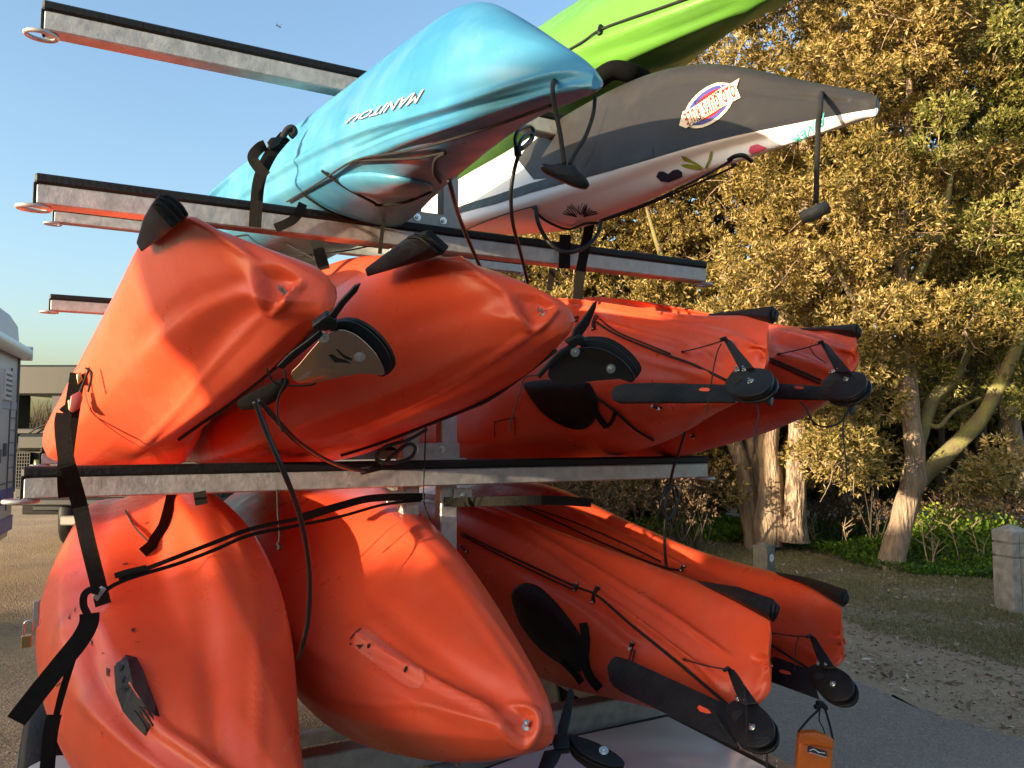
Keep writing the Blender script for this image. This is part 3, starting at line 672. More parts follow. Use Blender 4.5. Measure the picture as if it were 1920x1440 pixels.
# ------------------------------------------------------------------ fittings of the boats
def wedge(name,rings,parent,m=None,bev=.003):
    R=[pxs(r) for r in rings]; n=len(R[0]); V=[p for r in R for p in r]
    Fc=[tuple(range(n)),tuple((len(R)-1)*n+k for k in range(n))]
    for j in range(len(R)-1):
        for k in range(n): Fc.append((j*n+k,j*n+(k+1)%n,(j+1)*n+(k+1)%n,(j+1)*n+k))
    o=fixn(mk(name,V,Fc,m or M['skid'],parent,True))
    b=o.modifiers.new('bevel','BEVEL'); b.width=bev; b.segments=2; b.limit_method='ANGLE'; b.angle_limit=math.radians(30)
    return o
def rg(t,l): return [(x,y,t) for x,y in l]
def ribs(parent,items,r=.003):
    for pts in items: tube('rib',pxs(pts),r,M['rubber'],parent,6,4)
sk=wedge('skid_plate',[rg(-.93,[(283,384),(300,362),(332,372),(355,403),(322,428)]),rg(-.8,[(268,410),(283,384),(318,395),(345,412),(310,440)]),rg(-.62,[(255,455),(260,445),(275,450),(280,462),(264,473)])],kA)
ribs(sk,[[(290,382,-.945),(305,385,-.945),(322,400,-.94),(335,415,-.93)],[(297,372,-.945),(312,376,-.945),(330,390,-.94),(344,408,-.93)],[(306,366,-.945),(320,370,-.945),(338,384,-.94),(350,402,-.93)]])
sk=wedge('skid_plate',[rg(-.9,[(795,436),(806,429),(843,462),(829,479),(812,462)]),rg(-.76,[(742,462),(770,440),(812,462),(800,487),(745,499)]),rg(-.6,[(683,505),(694,496),(712,500),(708,512),(688,519)])],kB)
ribs(sk,[[(765,446,-.86),(785,446,-.88),(805,460,-.9),(820,474,-.905)],[(778,438,-.86),(797,441,-.89),(818,456,-.905),(832,470,-.905)]])
def skid45(par,end,mid,back,t0,tm,tb):
    s=wedge('skid_plate',[rg(t0,end),rg(tm,mid),rg(tb,[(back[0]+dx,back[1]+dy) for dx,dy in((0,-2),(4,0),(4,2),(0,3),(-2,1))])],par)
    e=np.array(end,float); c=e.mean(0)
    ribs(s,[[(*(e[0]*.3+e[1]*.7+(c-e[1])*.25),t0-.004),(*(e[3]*.5+e[2]*.5+(c-e[2])*.2),t0-.004)],[(*(e[0]*.75+e[1]*.25+(c-e[1])*.2),t0-.004),(*(e[3]*.9+e[4]*.1+(c-e[3])*.2),t0-.004)]],.0025)
skid45(kC,[(1449,573),(1462,586),(1458,600),(1449,608),(1437,592)],[(1390,581),(1396,584),(1394,592),(1388,594),(1384,588)],(1329,590),-1.08,-.85,-.62)
skid45(kD,[(1608,606),(1617,620),(1615,629),(1610,637),(1601,620)],[(1552,611),(1558,613),(1556,620),(1550,621),(1546,616)],(1489,618),-1.03,-.82,-.62)
skid45(kF,[(1449,1122),(1464,1138),(1460,1153),(1450,1168),(1439,1152)],[(1384,1100),(1392,1108),(1388,1128),(1378,1128),(1368,1116)],(1307,1090),-1.11,-.9,-.62)
skid45(kG,[(1588,1105),(1594,1122),(1589,1133),(1581,1139),(1569,1116)],[(1515,1082),(1523,1087),(1521,1098),(1514,1098),(1506,1090)],(1447,1073),-1.03,-.8,-.6)
# slotted skid of the lowest left boat: a folded strip along its keel
out=[(213,1243),(236,1227),(256,1232),(268,1254),(279,1284),(292,1318),(301,1347),(272,1380),(250,1358),(230,1334),(217,1298)]
rid=[(239,1238),(245,1262),(250,1290),(268,1316),(288,1350)]
def flatfit(pts,off):
    a=np.array([(x,y,1.) for x,y in out+[(245,1262),(250,1290),(268,1316)]]); h=[hit(bI,x,y)[0] for x,y,_ in a]; dd=np.array([np.linalg.norm(q-CAM) for q in h]); co,_,_,_=np.linalg.lstsq(np.c_[a,a[:,0]**2,a[:,1]**2],dd,rcond=None)
    return [CAM+norm(ray(x,y))*(np.array([x,y,1,x*x,y*y])@co-off) for x,y in pts]
O=flatfit(out,.006); Rr=flatfit(rid,.024)
V=list(O)+list(Rr); nO=len(O)
Fc=[(0,1,nO),(1,2,nO),(2,3,nO+1,nO),(3,4,nO+2,nO+1),(4,5,nO+3,nO+2),(5,6,nO+4,nO+3),(6,7,nO+4),(7,8,nO+3,nO+4),(8,9,nO+2,nO+3),(9,10,nO+1,nO+2),(10,0,nO,nO+1)]
skI=fixn(mk('skid_plate',V,Fc,M['skid'],kI,False)); bmI=BVHTree.FromPolygons([tuple(v) for v in V],Fc)
M['hole']=mat('dark_slot',(.004,.004,.004),.9)
def ell(cx,cy,a,b,rot,n=18):
    r=math.radians(rot); return [(cx+a*math.cos(t)*math.cos(r)-b*math.sin(t)*math.sin(r),cy+a*math.cos(t)*math.sin(r)+b*math.sin(t)*math.cos(r)) for t in np.linspace(0,2*math.pi,n,endpoint=False)]
for e_ in (ell(227,1252,7,3.5,-60),ell(231,1274,8,2,-70),ell(236,1290,9,1.6,-25),): decal('slot',[e_],bmI,M['hole'],skI,.0015,4)
ribs(skI,[[tuple(x) for x in []]] if False else [])
for a in ([(252,1333),(266,1352),(276,1370)],[(262,1326),(276,1344),(287,1360)]):
    q=flatfit(a,.026); tube('rib',q,.0022,M['rubber'],skI,6,3)
# ---- marks that were moulded or worn into the skins
M['mark']=mat('dark_mark',(.05,.012,.008),.7)
M['pale']=plastic('pale_worn_orange_plastic',(.72,.12,.07),(.66,.10,.05),(.62,.3,.22),.4,.5)
plate_poly=[(668,1180),(684,1176),(720,1203),(760,1232),(795,1258),(798,1275),(788,1290),(770,1292),(735,1268),(695,1238),(663,1213)]
decal('worn_patch',[plate_poly],bH,M['pale'],kH,.0012)
for q_ in (ell(693,1211,3,5,20),ell(762,1255,3,6,20),ell(658,1208,2,2,0)): decal('screw_hole',[q_],bH,M['hole'],kH,.0024)
for q_ in [[(657,1199),(663,1189),(676,1179),(677,1181),(665,1191),(659,1200)],[(664,1213),(672,1209),(675,1215),(683,1208),(683,1210),(675,1217),(671,1211)],[(692,1222),(697,1227),(696,1228)]]: decal('scratch',[q_],bH,M['mark'],kH,.0026)
for q_ in [[(229,1058),(240,1056),(240,1058),(232,1061)],[(246,1180),(254,1178),(252,1186),(247,1186)],[(250,1205),(261,1204),(261,1206)],[(192,1223),(197,1226),(193,1227)],[(200,1252),(206,1255),(204,1270),(201,1266)],[(247,1059),(258,1060),(257,1061)],
 [(128,1160),(133,1150),(131,1162)],[(106,1286),(116,1278),(114,1282),(107,1288)],[(268,985),(278,978),(277,981)],[(171,1200),(175,1203),(174,1213),(172,1208)],[(140,1144),(143,1138),(141,1150)]]: decal('scratch',[q_],bI,M['mark'],kI,.002)

# ---- rudders
def clear_origin(bv,polys,t,n,gap=.006):
    """slide the plane towards the eye until every sight line meets it before the boat's skin"""
    c=np.mean([p for q in polys for p in q],0); o=P(c[0],c[1],t); n=norm(n)
    for _ in range(60):
        ok=True
        for q in polys:
            for x,y in q:
                a=PL(x,y,o,n); h,_n=hit(bv,x,y)
                if h is not None and np.linalg.norm(h-CAM)<np.linalg.norm(a-CAM)+gap: ok=False;break
            if not ok: break
        if ok: return o
        o=o+norm(CAM-o)*.008
    return o
nR=norm(-.7*XA+.7*ZA)
def rudder(par,bv,off,scale,head,arm,blade,slot,bolts,tri,t,n,fwd=.0):
    sh=lambda l:[(x+off[0],y+off[1]) for x,y in l]
    head,arm,bolts,tri=map(sh,(head,arm,bolts,tri)); 
    o=clear_origin(bv,[head,blade] if blade else [head],t,n); n=norm(n)
    if n@(CAM-o)<0: n=-n
    ru=plate('rudder_head',head,o+n*.016,n,.005,M['black'],par,.0015,2)
    sp=[(x+5,y+7) for x,y in head]
    sm=np.array(head); cc=sm.mean(0); sm2=[tuple(cc+(p-cc)*.86+np.array([5,7])) for p in sm]
    plate('spool',sm2,o+n*.011,n,.008,M['rubber'],ru,.001,2)
    plate('pulley_rim',[(x+9,y+11) for x,y in head],o+n*.003,n,.005,M['black'],ru,.0015,2)
    for k in range(3):
        q=[PL(x+3+k*2,y+5+k*3,o+n*(.012-k*.003),n) for x,y in head[len(head)//2-2:len(head)//2+5]]
    if arm: plate('rudder_arm',arm,o+n*.021,n,.004,M['black'],ru,.0012)
    for x,y in bolts: bolt('bolt',PL(x,y,o+n*.0165,n),n,.0042,M['steel'],ru,.003)
    if tri: 
        pts=cr([PL(x,y,o+n*.0168,n) for x,y in tri],3,True); mk('opening',pts,[tuple(range(len(pts)))],M['hole'],ru,False)
    if blade:
        bl=plate('rudder_blade',blade,o-n*.0,n,.006,M['skid'],ru,.0015)
        if slot: pts=[PL(x,y,o+n*.0012,n) for x,y in slot]; mk('slot',pts,[tuple(range(len(pts)))],M['orange'],bl,False)
    return ru,o,n
headC=[(1359,720),(1366,705),(1380,692),(1410,689),(1439,692),(1448,702),(1446,720),(1424,738),(1395,743),(1369,738)]
armC=[(1356,637),(1362,634),(1370,638),(1414,690),(1385,690),(1366,655)]
bladeC=[(1145,735),(1152,724),(1170,719),(1225,717),(1375,721),(1378,752),(1160,754),(1148,748)]
triC=[(1372,712),(1380,708),(1392,708),(1388,714),(1376,722)]
slotC=[(1310,730),(1315,727),(1328,727),(1332,732),(1326,734),(1313,733)]
ruC,oC,n_=rudder(kC,bC,(0,0),1,headC,armC,bladeC,slotC,[(1384,694),(1397,693),(1408,716)],triC,-1.1,nR)
headD=[(x+179-(0 if x<1400 else 3),y+6) for x,y in headC]
bladeD=[(1430,735),(1440,722),(1460,718),(1545,724),(1552,748),(1440,746)]
ruD,oD,_=rudder(kD,bD,(0,0),1,headD,[(x+182,y+7) for x,y in armC],bladeD,[(1488,726),(1492,723),(1504,724),(1509,728),(1503,730),(1492,729)],[(1560,697),(1573,696),(1587,712)],[(x+178,y+5) for x,y in triC],-1.05,nR)
headF=[(1361,1340),(1364,1320),(1384,1310),(1410,1313),(1432,1330),(1448,1350),(1451,1375),(1440,1395),(1415,1402),(1390,1395),(1372,1378)]
armF=[(1363,1256),(1369,1252),(1375,1256),(1400,1290),(1420,1318),(1395,1322),(1386,1316),(1373,1285)]
bladeF=[(1138,1250),(1146,1235),(1155,1230),(1178,1236),(1338,1309),(1374,1324),(1380,1400),(1300,1362),(1160,1294),(1142,1276)]
triF=[(1372,1338),(1380,1333),(1394,1335),(1388,1343),(1378,1352)]
slotF=[(1307,1327),(1311,1322),(1328,1330),(1334,1337),(1326,1338),(1313,1334)]
ruF,oF,_=rudder(kF,bF,(0,0),1,headF,armF,bladeF,slotF,[(1385,1310),(1400,1317),(1411,1364)],triF,-1.12,nR)
headG=[(1514,1262),(1518,1249),(1535,1244),(1560,1248),(1582,1258),(1598,1275),(1600,1295),(1590,1310),(1568,1314),(1545,1305),(1526,1287)]
armG=[(1518,1196),(1523,1191),(1530,1196),(1552,1230),(1566,1252),(1548,1254),(1537,1250),(1526,1220)]
bladeG=[(1440,1238),(1452,1230),(1520,1256),(1535,1310),(1500,1297),(1442,1276)]
ruG,oG,_=rudder(kG,bG,(0,0),1,headG,armG,bladeG,[(1460,1258),(1464,1255),(1480,1259),(1484,1264),(1476,1265),(1464,1262)],[(1537,1244),(1550,1248),(1562,1283)],[(1524,1268),(1532,1261),(1546,1265),(1538,1274),(1530,1274)],-1.08,nR)
# rudders seen nearly edge-on at the ends of the left boats
def rudder_edge(par,front,backs,arms,clamp,bolts,t,nrm,m=None,tp=.005):
    o=P(*np.mean(front,0),t); n=norm(nrm); n=n if n@(CAM-o)>0 else -n
    ru=plate('rudder_head',front,o,n,tp,m or M['black'],par,.0015,2)
    for k,b in enumerate(backs): plate('pulley_rim' if k%2==0 else 'spool',b,o-n*(.009+.010*k),n,.006,M['black'] if k%2==0 else M['rubber'],ru,.001,3)
    for a in arms: plate('rudder_arm',a,o+n*.006,n,.006,M['black'],ru,.002)
    if clamp: plate('clamp',clamp,o+n*.010,n,.02,M['black'],ru,.003)
    for x,y in bolts: bolt('bolt',PL(x,y,o+n*.0005,n),n,.0062,M['steel'],ru,.005)
    return ru
M['glossblack']=mat('glossy_black_plastic',(.012,.008,.007),.10)
nE=norm(-.25*XA-.9*TA*1-.25*ZA); nEA=norm(-.15*XA-.75*TA-.62*ZA)
def shift(l,dx,dy): return [(x+dx,y+dy) for x,y in l]
discA=[(628,606),(650,598),(676,602),(705,620),(730,648),(742,676),(738,692),(724,702),(700,690),(660,655),(632,628)]
ruA=rudder_edge(kA,[(545,702),(560,685),(598,640),(615,627),(636,619),(655,622),(673,632),(696,653),(712,675),(722,701),(705,704),(673,702),(600,716),(560,720)],
 [shift(discA,-8,5),shift(discA,-2,2),discA],[[(677,532),(670,548),(648,572),(628,600),(610,618),(598,612),(618,590),(640,562),(664,537)],[(601,619),(606,630),(560,668),(531,693),(518,689),(545,662),(575,640)]],
 [(585,612),(612,592),(632,600),(632,618),(610,622),(588,620)],[(606,632),(674,668)],-1.06,nEA,mat('polished_metal_plate',(.50,.30,.20),.14,1.))  # warm tint puts an orange reflection into the metal colour

oA=P(640,660,-1.06)
def flatmark(par,polys,t,cen,nrm,m,lift=.001,name='opening'):
    o=P(*cen,t); n=norm(nrm); n=n if n@(CAM-o)>0 else -n; mb=MB()
    for p in polys:
        pts=[PL(x,y,o+n*lift,n) for x,y in p]; mb.add(pts,[tuple(range(len(pts)))])
    return mb.build(name,m,par,False)
frA=np.mean([(545,702),(560,685),(598,640),(615,627),(636,619),(655,622),(673,632),(696,653),(712,675),(722,701),(705,704),(673,702),(600,716),(560,720)],0)
flatmark(ruA,[[(616,666),(624,665),(633,672),(648,676),(659,683),(645,680),(628,680)],[(629,655),(634,656),(645,666),(660,673),(660,677),(645,672)]],-1.06,frA,nEA,M['hole'])
discB=[(1096,634),(1115,631),(1142,634),(1168,648),(1190,668),(1203,688),(1199,702),(1190,708),(1165,695),(1130,665),(1100,648)]
frB=[(1037,718),(1030,690),(1060,662),(1078,654),(1110,650),(1140,658),(1165,673),(1183,692),(1192,709),(1183,718),(1161,711),(1100,716)]
ruB=rudder_edge(kB,frB,[shift(discB,-8,6),shift(discB,-3,3),discB],
 [[(1121,563),(1113,568),(1098,590),(1075,618),(1070,640),(1090,632),(1105,610),(1118,578)],[(1070,645),(1084,648),(1060,664),(1035,686),(1012,711),(1007,702),(1030,676),(1050,657)]],
 [(1062,640),(1085,625),(1098,632),(1092,648),(1068,648)],[(1078,660),(1145,691)],-1.04,nE,M['glossblack'])
discH=[(1066,1376),(1085,1380),(1120,1392),(1155,1412),(1171,1428),(1168,1436),(1145,1436),(1108,1422),(1078,1400)]
ruH=rudder_edge(kH,shift(discH,0,0),[shift(discH,-2,7),shift(discH,-3,13),shift(discH,-2,18)],
 [[(1067,1290),(1074,1291),(1077,1301),(1070,1345),(1064,1374),(1045,1380),(1046,1362)],[(1058,1400),(1047,1425),(1030,1452),(1004,1452),(1020,1407)]],
 [(1036,1378),(1050,1372),(1068,1376),(1068,1402),(1040,1404)],[(1132,1408)],-1.0,norm(-.25*XA-.45*TA+.8*ZA))

# ---- deck hatches (black oval lids), loops and pad eyes
def lid(par,bv,pts,m=None,h=.012,name='hatch_cover'):
    c=np.mean(pts,0); q=cr([(x,y,0) for x,y in pts],4,True)[:,:2]
    rings=[(1,.001),(1,.006),(.93,h),(.5,h*1.35)]; V=[];n=len(q)
    for s,hh in rings:
        for x,y in q:
            p,nn=hit(bv,c[0]+(x-c[0])*s,c[1]+(y-c[1])*s,hh); V.append(p if p is not None else (V[-1] if V else P(c[0],c[1],-.3)))
    p,nn=hit(bv,c[0],c[1],h*1.4); V.append(p)
    Fc=[(j*n+k,j*n+(k+1)%n,(j+1)*n+(k+1)%n,(j+1)*n+k) for j in range(3) for k in range(n)]+[(3*n+k,3*n+(k+1)%n,4*n) for k in range(n)]
    return fixn(mk(name,V,Fc,m or M['rubber'],par,True))
hatF=lid(kF,bF,[(961,1119),(972,1100),(990,1095),(1015,1104),(1048,1135),(1082,1180),(1099,1215),(1100,1245),(1085,1258),(1055,1244),(1015,1215),(978,1170)])
hatC=lid(kC,bC,[(983,722),(1000,716),(1040,712),(1095,714),(1118,740),(1121,770),(1112,792),(1090,804),(1055,797),(1020,775),(998,748)])
def strip(name,par,bv,pts,w,m,off=.01,tt=None,th=.004):
    P3=[];W=[]
    for i,(x,y) in enumerate(pts):
        p,n=hit(bv,x,y,off)
        if p is None: continue
        P3.append(p)
    if len(P3)<2: return None
    P3=np.array(P3)
    V0=norm(CAM-P3.mean(0)); wd=[np.cross(norm(P3[min(i+1,len(P3)-1)]-P3[max(i-1,0)]),V0) for i in range(len(P3))]
    return ribbon(name,P3,np.array(wd),w,m,par,th)
strip('backrest_strap',kF,bF,[(1100,1172),(1106,1200),(1104,1235),(1112,1262),(1130,1285)],.026,M['web'],.014)
strip('backrest_strap',kF,bF,[(1060,1235),(1080,1255),(1095,1275)],.02,M['web'],.012)
strip('backrest_strap',kC,bC,[(1107,722),(1118,745),(1124,770),(1142,795)],.02,M['web'],.016)
strip('backrest_strap',kC,bC,[(1142,795),(1152,785),(1160,768)],.012,M['web'],.014)
decal('black_patch',[[(1141,1252),(1160,1240),(1170,1262),(1155,1290),(1145,1276)]],bF,M['rubber'],kF,.003)  # flat black patch laid on the hull skin
def padeye(par,bv,x,y,dx,dy,r=.0085):
    mb=MB(); p0,n0=hit(bv,x-dx,y-dy,.001); p1,n1=hit(bv,x+dx,y+dy,.001)
    if p0 is None or p1 is None: return
    e=tube('pad_eye',[p0+n0*.004,(p0+p1)/2+n0*.010,p1+n1*.004],[r,r*.55,r],M['black'],par,8,4)
    for p,n in((p0,n0),(p1,n1)): bolt('bolt',p+n*.008,n,.004,M['steel'],e,.002)
padeye(kF,bF,1118,1117,3,-12); padeye(kF,bF,1082,1102,1,-5,.008); padeye(kC,bC,1116,607,2,-12); padeye(kC,bC,1082,600,1,-4,.007)
padeye(kG,bG,1282,1068,3,-4,.007); padeye(kD,bD,1300,815,2,2,.006); padeye(kC,bC,1235,762,6,2,.006); padeye(kF,bF,1187,1216,1,-5,.006)
padeye(kF,bF,872,1030,6,5,.006); padeye(kG,bG,1028,996,5,5,.006); padeye(kC,bC,1376,650,1,1,.004)
def cordon(par,bv,pts,r=.003,off=.004,m=None,name='deck_line'):
    q=on(bv,pts,off)
    return tube(name,q,r,m or M['cord'],par,6,5) if len(q)>1 else None
cordon(kF,bF,[(866,999),(930,1030),(1000,1062),(1080,1100),(1120,1118),(1180,1168),(1250,1225),(1310,1272),(1368,1322)],.0036,.007)
cordon(kF,bF,[(866,1003),(930,1037),(1000,1070),(1078,1106)],.003,.006)
cordon(kG,bG,[(965,945),(1040,978),(1120,1015),(1190,1045),(1245,1066),(1282,1072)],.0034,.006)
cordon(kG,bG,[(990,952),(1060,975),(1150,1012),(1240,1055)],.003,.006)
cordon(kG,bG,[(1443,1205),(1480,1228),(1530,1258)],.003,.006)
cordon(kC,bC,[(1115,603),(1150,625),(1200,647),(1250,668),(1300,686),(1364,713)],.0036,.006)
cordon(kC,bC,[(1125,602),(1160,625),(1210,645),(1260,666)],.003,.008)
cordon(kC,bC,[(1112,738),(1150,765),(1190,800),(1225,822),(1260,830)],.0045,.006)
cordon(kD,bD,[(1444,672),(1490,690),(1542,714)],.003,.006); cordon(kD,bD,[(1444,678),(1490,697),(1540,720)],.003,.006)
for par,bv,o,a in ((kC,bC,oC,[(1280,661),(1320,655),(1360,637)]),(kD,bD,oD,[(1460,665),(1500,655),(1542,643)]),(kF,bF,oF,[(1284,1237),(1330,1252),(1366,1256)]),(kG,bG,oG,[(1445,1188),(1480,1193),(1520,1194)])):
    q=[hit(bv,*a[0],.003)[0]]
    e=PL(a[2][0],a[2][1],o+nR*.02,nR); q+=[(q[0]*.45+e*.55)-ZA*.002,e]
    tube('bungee',q,.0016,M['cord'],par,6,4); tube('bungee_plug',[q[0]-norm(e-q[0])*.002,q[0]+norm(e-q[0])*.016],.003,M['rubber'],par,6)
    tube('knot',[q[2]-XA*.012,q[2]+ZA*.004,q[2]-XA*.003],.0035,M['cord'],par,6)
def freecord(par,pts,o,n,r=.0014,m=None,name='cord_end'):
    return tube(name,[PL(x,y,o,n) for x,y in pts],r,m or M['cord'],par,6,5)
freecord(kC,[(1352,645),(1345,660),(1338,690),(1332,730),(1325,775)],oC+nR*.03,nR)
freecord(kC,[(1420,758),(1422,780),(1416,810),(1414,850)],oC,nR)
freecord(kF,[(1375,1256),(1392,1280),(1398,1310),(1400,1360),(1398,1404)],oF+nR*.028,nR)
freecord(kF,[(1340,1338),(1360,1370),(1385,1402)],oF+nR*.01,nR,.002)
freecord(kF,[(1438,1402),(1438,1425),(1437,1460)],oF,nR)
freecord(kG,[(1498,1195),(1492,1215),(1490,1262)],oG+nR*.02,nR)
freecord(kD,[(1518,652),(1530,668),(1548,680)],oD+nR*.02,nR)
freecord(kD,[(1592,752),(1588,775),(1570,795),(1540,800),(1520,785),(1512,765),(1500,753)],oD,nR,.0022)
freecord(kD,[(1585,770),(1580,810),(1586,860),(1588,900)],oD,nR)
plate('cleat',[(1582,745),(1600,745),(1602,758),(1592,775),(1586,760)],oD,nR,.01,M['rubber'],kD)
plate('cleat',[(1432,742),(1446,740),(1442,756),(1432,752)],oC,nR,.01,M['rubber'],kC)
for x0 in (1310,): cordon(kF,bF,[(1190,1222),(1183,1250),(1172,1290)],.0022,.010)
cordon(kF,bF,[(1196,1222),(1190,1250),(1178,1292)],.0022,.010)
# gunwale cords under A and B
cordon(kA,bA,[(592,612),(560,648),(520,690),(480,722),(430,756),(380,790),(335,822)],.0045,.0035)
cordon(kB,bB,[(1040,655),(985,706),(930,738),(877,764),(800,795),(720,826),(640,852)],.0045,.0035)
tube('mesh_pad',[P(455,758,-.72),P(480,750,-.76),P(505,738,-.8),P(535,715,-.86)],[.012,.018,.018,.008],M['web'],kA,8,4)
tube('cord_end',[P(532,693,-1.02),P(535,715,-1.02),P(522,745,-1.0),P(520,775,-1.0),P(530,810,-1.0)],.0018,M['cord'],kA,6,5)
tube('cord_end',[P(500,640+50,-1.0),P(520,720,-.98),P(590,720,-.98),P(575,695,-.98)],.0018,M['cord'],kA,6,5)
tube('cord_end',[P(1008,704,-1.0),P(985,708,-.97),P(975,735,-.97),P(958,790,-.97),P(956,808,-.97)],.0014,M['cord'],kB,6,5)
cordon(kC,bC,[(930,865),(929,820),(928,790)],.0015,.003); cordon(kC,bC,[(968,862),(967,815),(966,785)],.0015,.003); cordon(kC,bC,[(928,792),(948,786),(966,783)],.0015,.003)
# blue kayak: name, hatch, deck lines, grab handle
M['sticker_white']=mat('white_print',(.72,.72,.68),.4); M['sticker_dark']=mat('dark_print',(.02,.03,.05),.4)
tq=[(795,166),(646,222),(654,232),(782,192)]
tq=[(796,167),(662,218),(648,232),(781,193)]
decal('lettering_shadow',text_polys('MANITOU',shift(tq,1.2,1.6),shear=.0,bold=.01),bJ,M['sticker_dark'],kJ,.0010,6)
decal('lettering',text_polys('MANITOU',tq,shear=.0,bold=.0),bJ,M['sticker_white'],kJ,.0018,6)
lid(kJ,bJ,[(640,330),(690,322),(760,332),(808,345),(800,362),(760,366),(700,362),(650,352)],M['blue'],.010)
cordon(kJ,bJ,[(1033,190),(985,208),(930,228),(850,255),(760,280),(668,299),(600,340),(540,376)],.0028,.006)
cordon(kJ,bJ,[(668,299),(720,296),(780,292),(812,286),(835,280)],.003,.006)
cordon(kJ,bJ,[(835,280),(818,292),(814,318),(825,335)],.0045,.008)
cordon(kJ,bJ,[(610,318),(650,345),(700,372),(712,378),(760,372),(806,352)],.004,.010,M['web'])
cordon(kJ,bJ,[(570,358),(610,385),(650,405)],.004,.010,M['web'])
def hang(par,pts,r,m=None,name='rope'): return tube(name,pxs(pts),r,m or M['cord'],par,8,6)
hn,_=hit(bJ,1040,150,.002); 
tube('handle_cord',[hn]+pxs([(1036,165,-1.36),(1040,200,-1.36),(1050,250,-1.36),(1058,308,-1.36)]),.0036,M['cord'],kJ,8,5)
tube('handle_cord',pxs([(1116,182,-1.3),(1112,215,-1.34),(1098,255,-1.36),(1080,285,-1.36),(1068,308,-1.36)]),.0030,M['cord'],kJ,8,5)
hp=[(1012,310),(1022,305),(1035,309),(1048,304),(1062,309),(1076,306),(1084,318),(1098,330),(1106,345),(1100,352),(1075,347),(1045,333),(1022,322)]
oH=P(1060,325,-1.36); nH=norm(CAM-oH+ZA*.25+XA*.1)
plate('grab_handle',hp,oH+nH*.008,nH,.016,M['black'],kJ,.005,2)
# white kayak: black bottom panel, stripe, stickers
M['kblack']=plastic('black_hull_plastic',(.026,.024,.022),(.020,.018,.017),(.10,.09,.08),.48,.25)
blk=[(972,298),(1003,255),(1060,217),(1129,175),(1180,150),(1220,134.5),(1260,125),(1300,118),(1348,117.5),(1421,128),(1493,149),(1548,164),(1600,166),(1625,171),(1641,180),(1643,192),(1640,203),(1600,209),(1548,217),(1475,233),(1329,264),(1220,292),(1147,317),(994,337)]
# the panel is the hull's own skin there: give those faces the black plastic
def paint(o,polys,m):
    me=o.data; me.materials.append(m); k=len(me.materials)-1; bs=base(o)
    c=np.array([tuple(p.center) for p in me.polygons])+bs; nn=np.array([tuple(p.normal) for p in me.polygons]); px=proj(c)
    vis=np.einsum('ij,ij->i',nn,CAM-c)>-.02*0
    mi=np.zeros(len(c),int)
    for q in polys:
        q=np.array(q,float); ins=np.zeros(len(c),bool)
        for i in range(len(q)):
            a,b=q[i],q[(i+1)%len(q)]
            ins^=((a[1]>px[:,1])!=(b[1]>px[:,1]))&(px[:,0]<(b[0]-a[0])*(px[:,1]-a[1])/((b[1]-a[1])+1e-9)+a[0])
        mi[ins]=k
    return mi
_me=hK.data; _me.materials.append(M['kblack']); _ring=len(lines_K)*10
_c=np.array([tuple(p.center) for p in _me.polygons])+base(hK); _px=proj(_c); _r=np.arange(len(_c))%_ring
_blk=((_r<30)|(_r>=70))&(_px[:,0]>1035+(_px[:,1]-299)*.8)&((_c-R0)@TA<.3)
_me.polygons.foreach_set('material_index',_blk.astype(np.int32))
mi=None
decal('black_bottom_edge',[[(971,300),(985,279),(1010,256),(1040,234),(1075,213),(1115,189),(1140,200),(1110,290),(1085,330),(1001,337)]],bK,M['kblack'],kK,.0008,8)
decal('side_stripe',[[(1225,276),(1225,295),(1147,320),(994,362),(930,383),(870,398),(812,420),(800,412),(870,384),(930,366),(994,344),(1147,303)]],bK,M['kblack'],kK,.0014,9)
S=dict(cream=mat('cream_sticker',(.72,.60,.40),.4),red=mat('red_sticker',(.42,.02,.02),.5,spec=.2),blue=mat('navy_sticker',(.05,.05,.22),.4),teal=mat('teal_sticker',(.05,.35,.27),.4),pink=mat('pink_sticker',(.55,.05,.09),.4),olive=mat('olive_sticker',(.22,.24,.02),.4),slate=mat('slate_sticker',(.02,.022,.04),.5,spec=.2))
decal('round_sticker',[ell(1331,198,56,31,-40,30)],bK,S['cream'],kK,.0022,7)
decal('sticker_ring',[ell(1331,198,50,26,-40,30)],bK,S['blue'],kK,.0026,7)
decal('sticker_centre',[ell(1333,197,40,20,-40,30)],bK,S['red'],kK,.0030,7)
decal('sticker_banner',[[(1275,236),(1282,210),(1300,203),(1343,173),(1366,160),(1388,148),(1382,166),(1390,184),(1368,195),(1347,207),(1312,229),(1302,233),(1288,241)]],bK,S['cream'],kK,.0034,6)
decal('sticker_lettering',text_polys('OLD GUYS RULE',[(1376,159),(1283,215),(1291,236),(1383,182)],bold=.012,stretch=1.3),bK,S['red'],kK,.0050,30)
decal('sticker_small_lettering',text_polys('LOW MAINTENANCE',[(1372,160),(1302,192),(1306,199),(1366,168)],bold=.01),bK,S['slate'],kK,.0042,6)
decal('sticker_small_lettering',text_polys('HIGH PERFORMANCE',[(1362,200),(1296,240),(1292,234),(1358,194)],bold=.01),bK,S['slate'],kK,.0042,6)
decal('teal_lettering',text_polys('RIVER',[(1548,212),(1484,262),(1492,270),(1545,235)],bold=.01),bK,S['teal'],kK,.003,6)
decal('pink_flower',[[(1405,283),(1408,275),(1416,272),(1422,271),(1430,274),(1440,277),(1432,281),(1418,286),(1407,288)]],bK,S['pink'],kK,.0022,5)
decal('slate_heart',[[(1231,331),(1236,321),(1245,321),(1254,326),(1262,319),(1272,317),(1280,322),(1280,331),(1268,336),(1255,341),(1240,340)]],bK,S['slate'],kK,.0022,5)
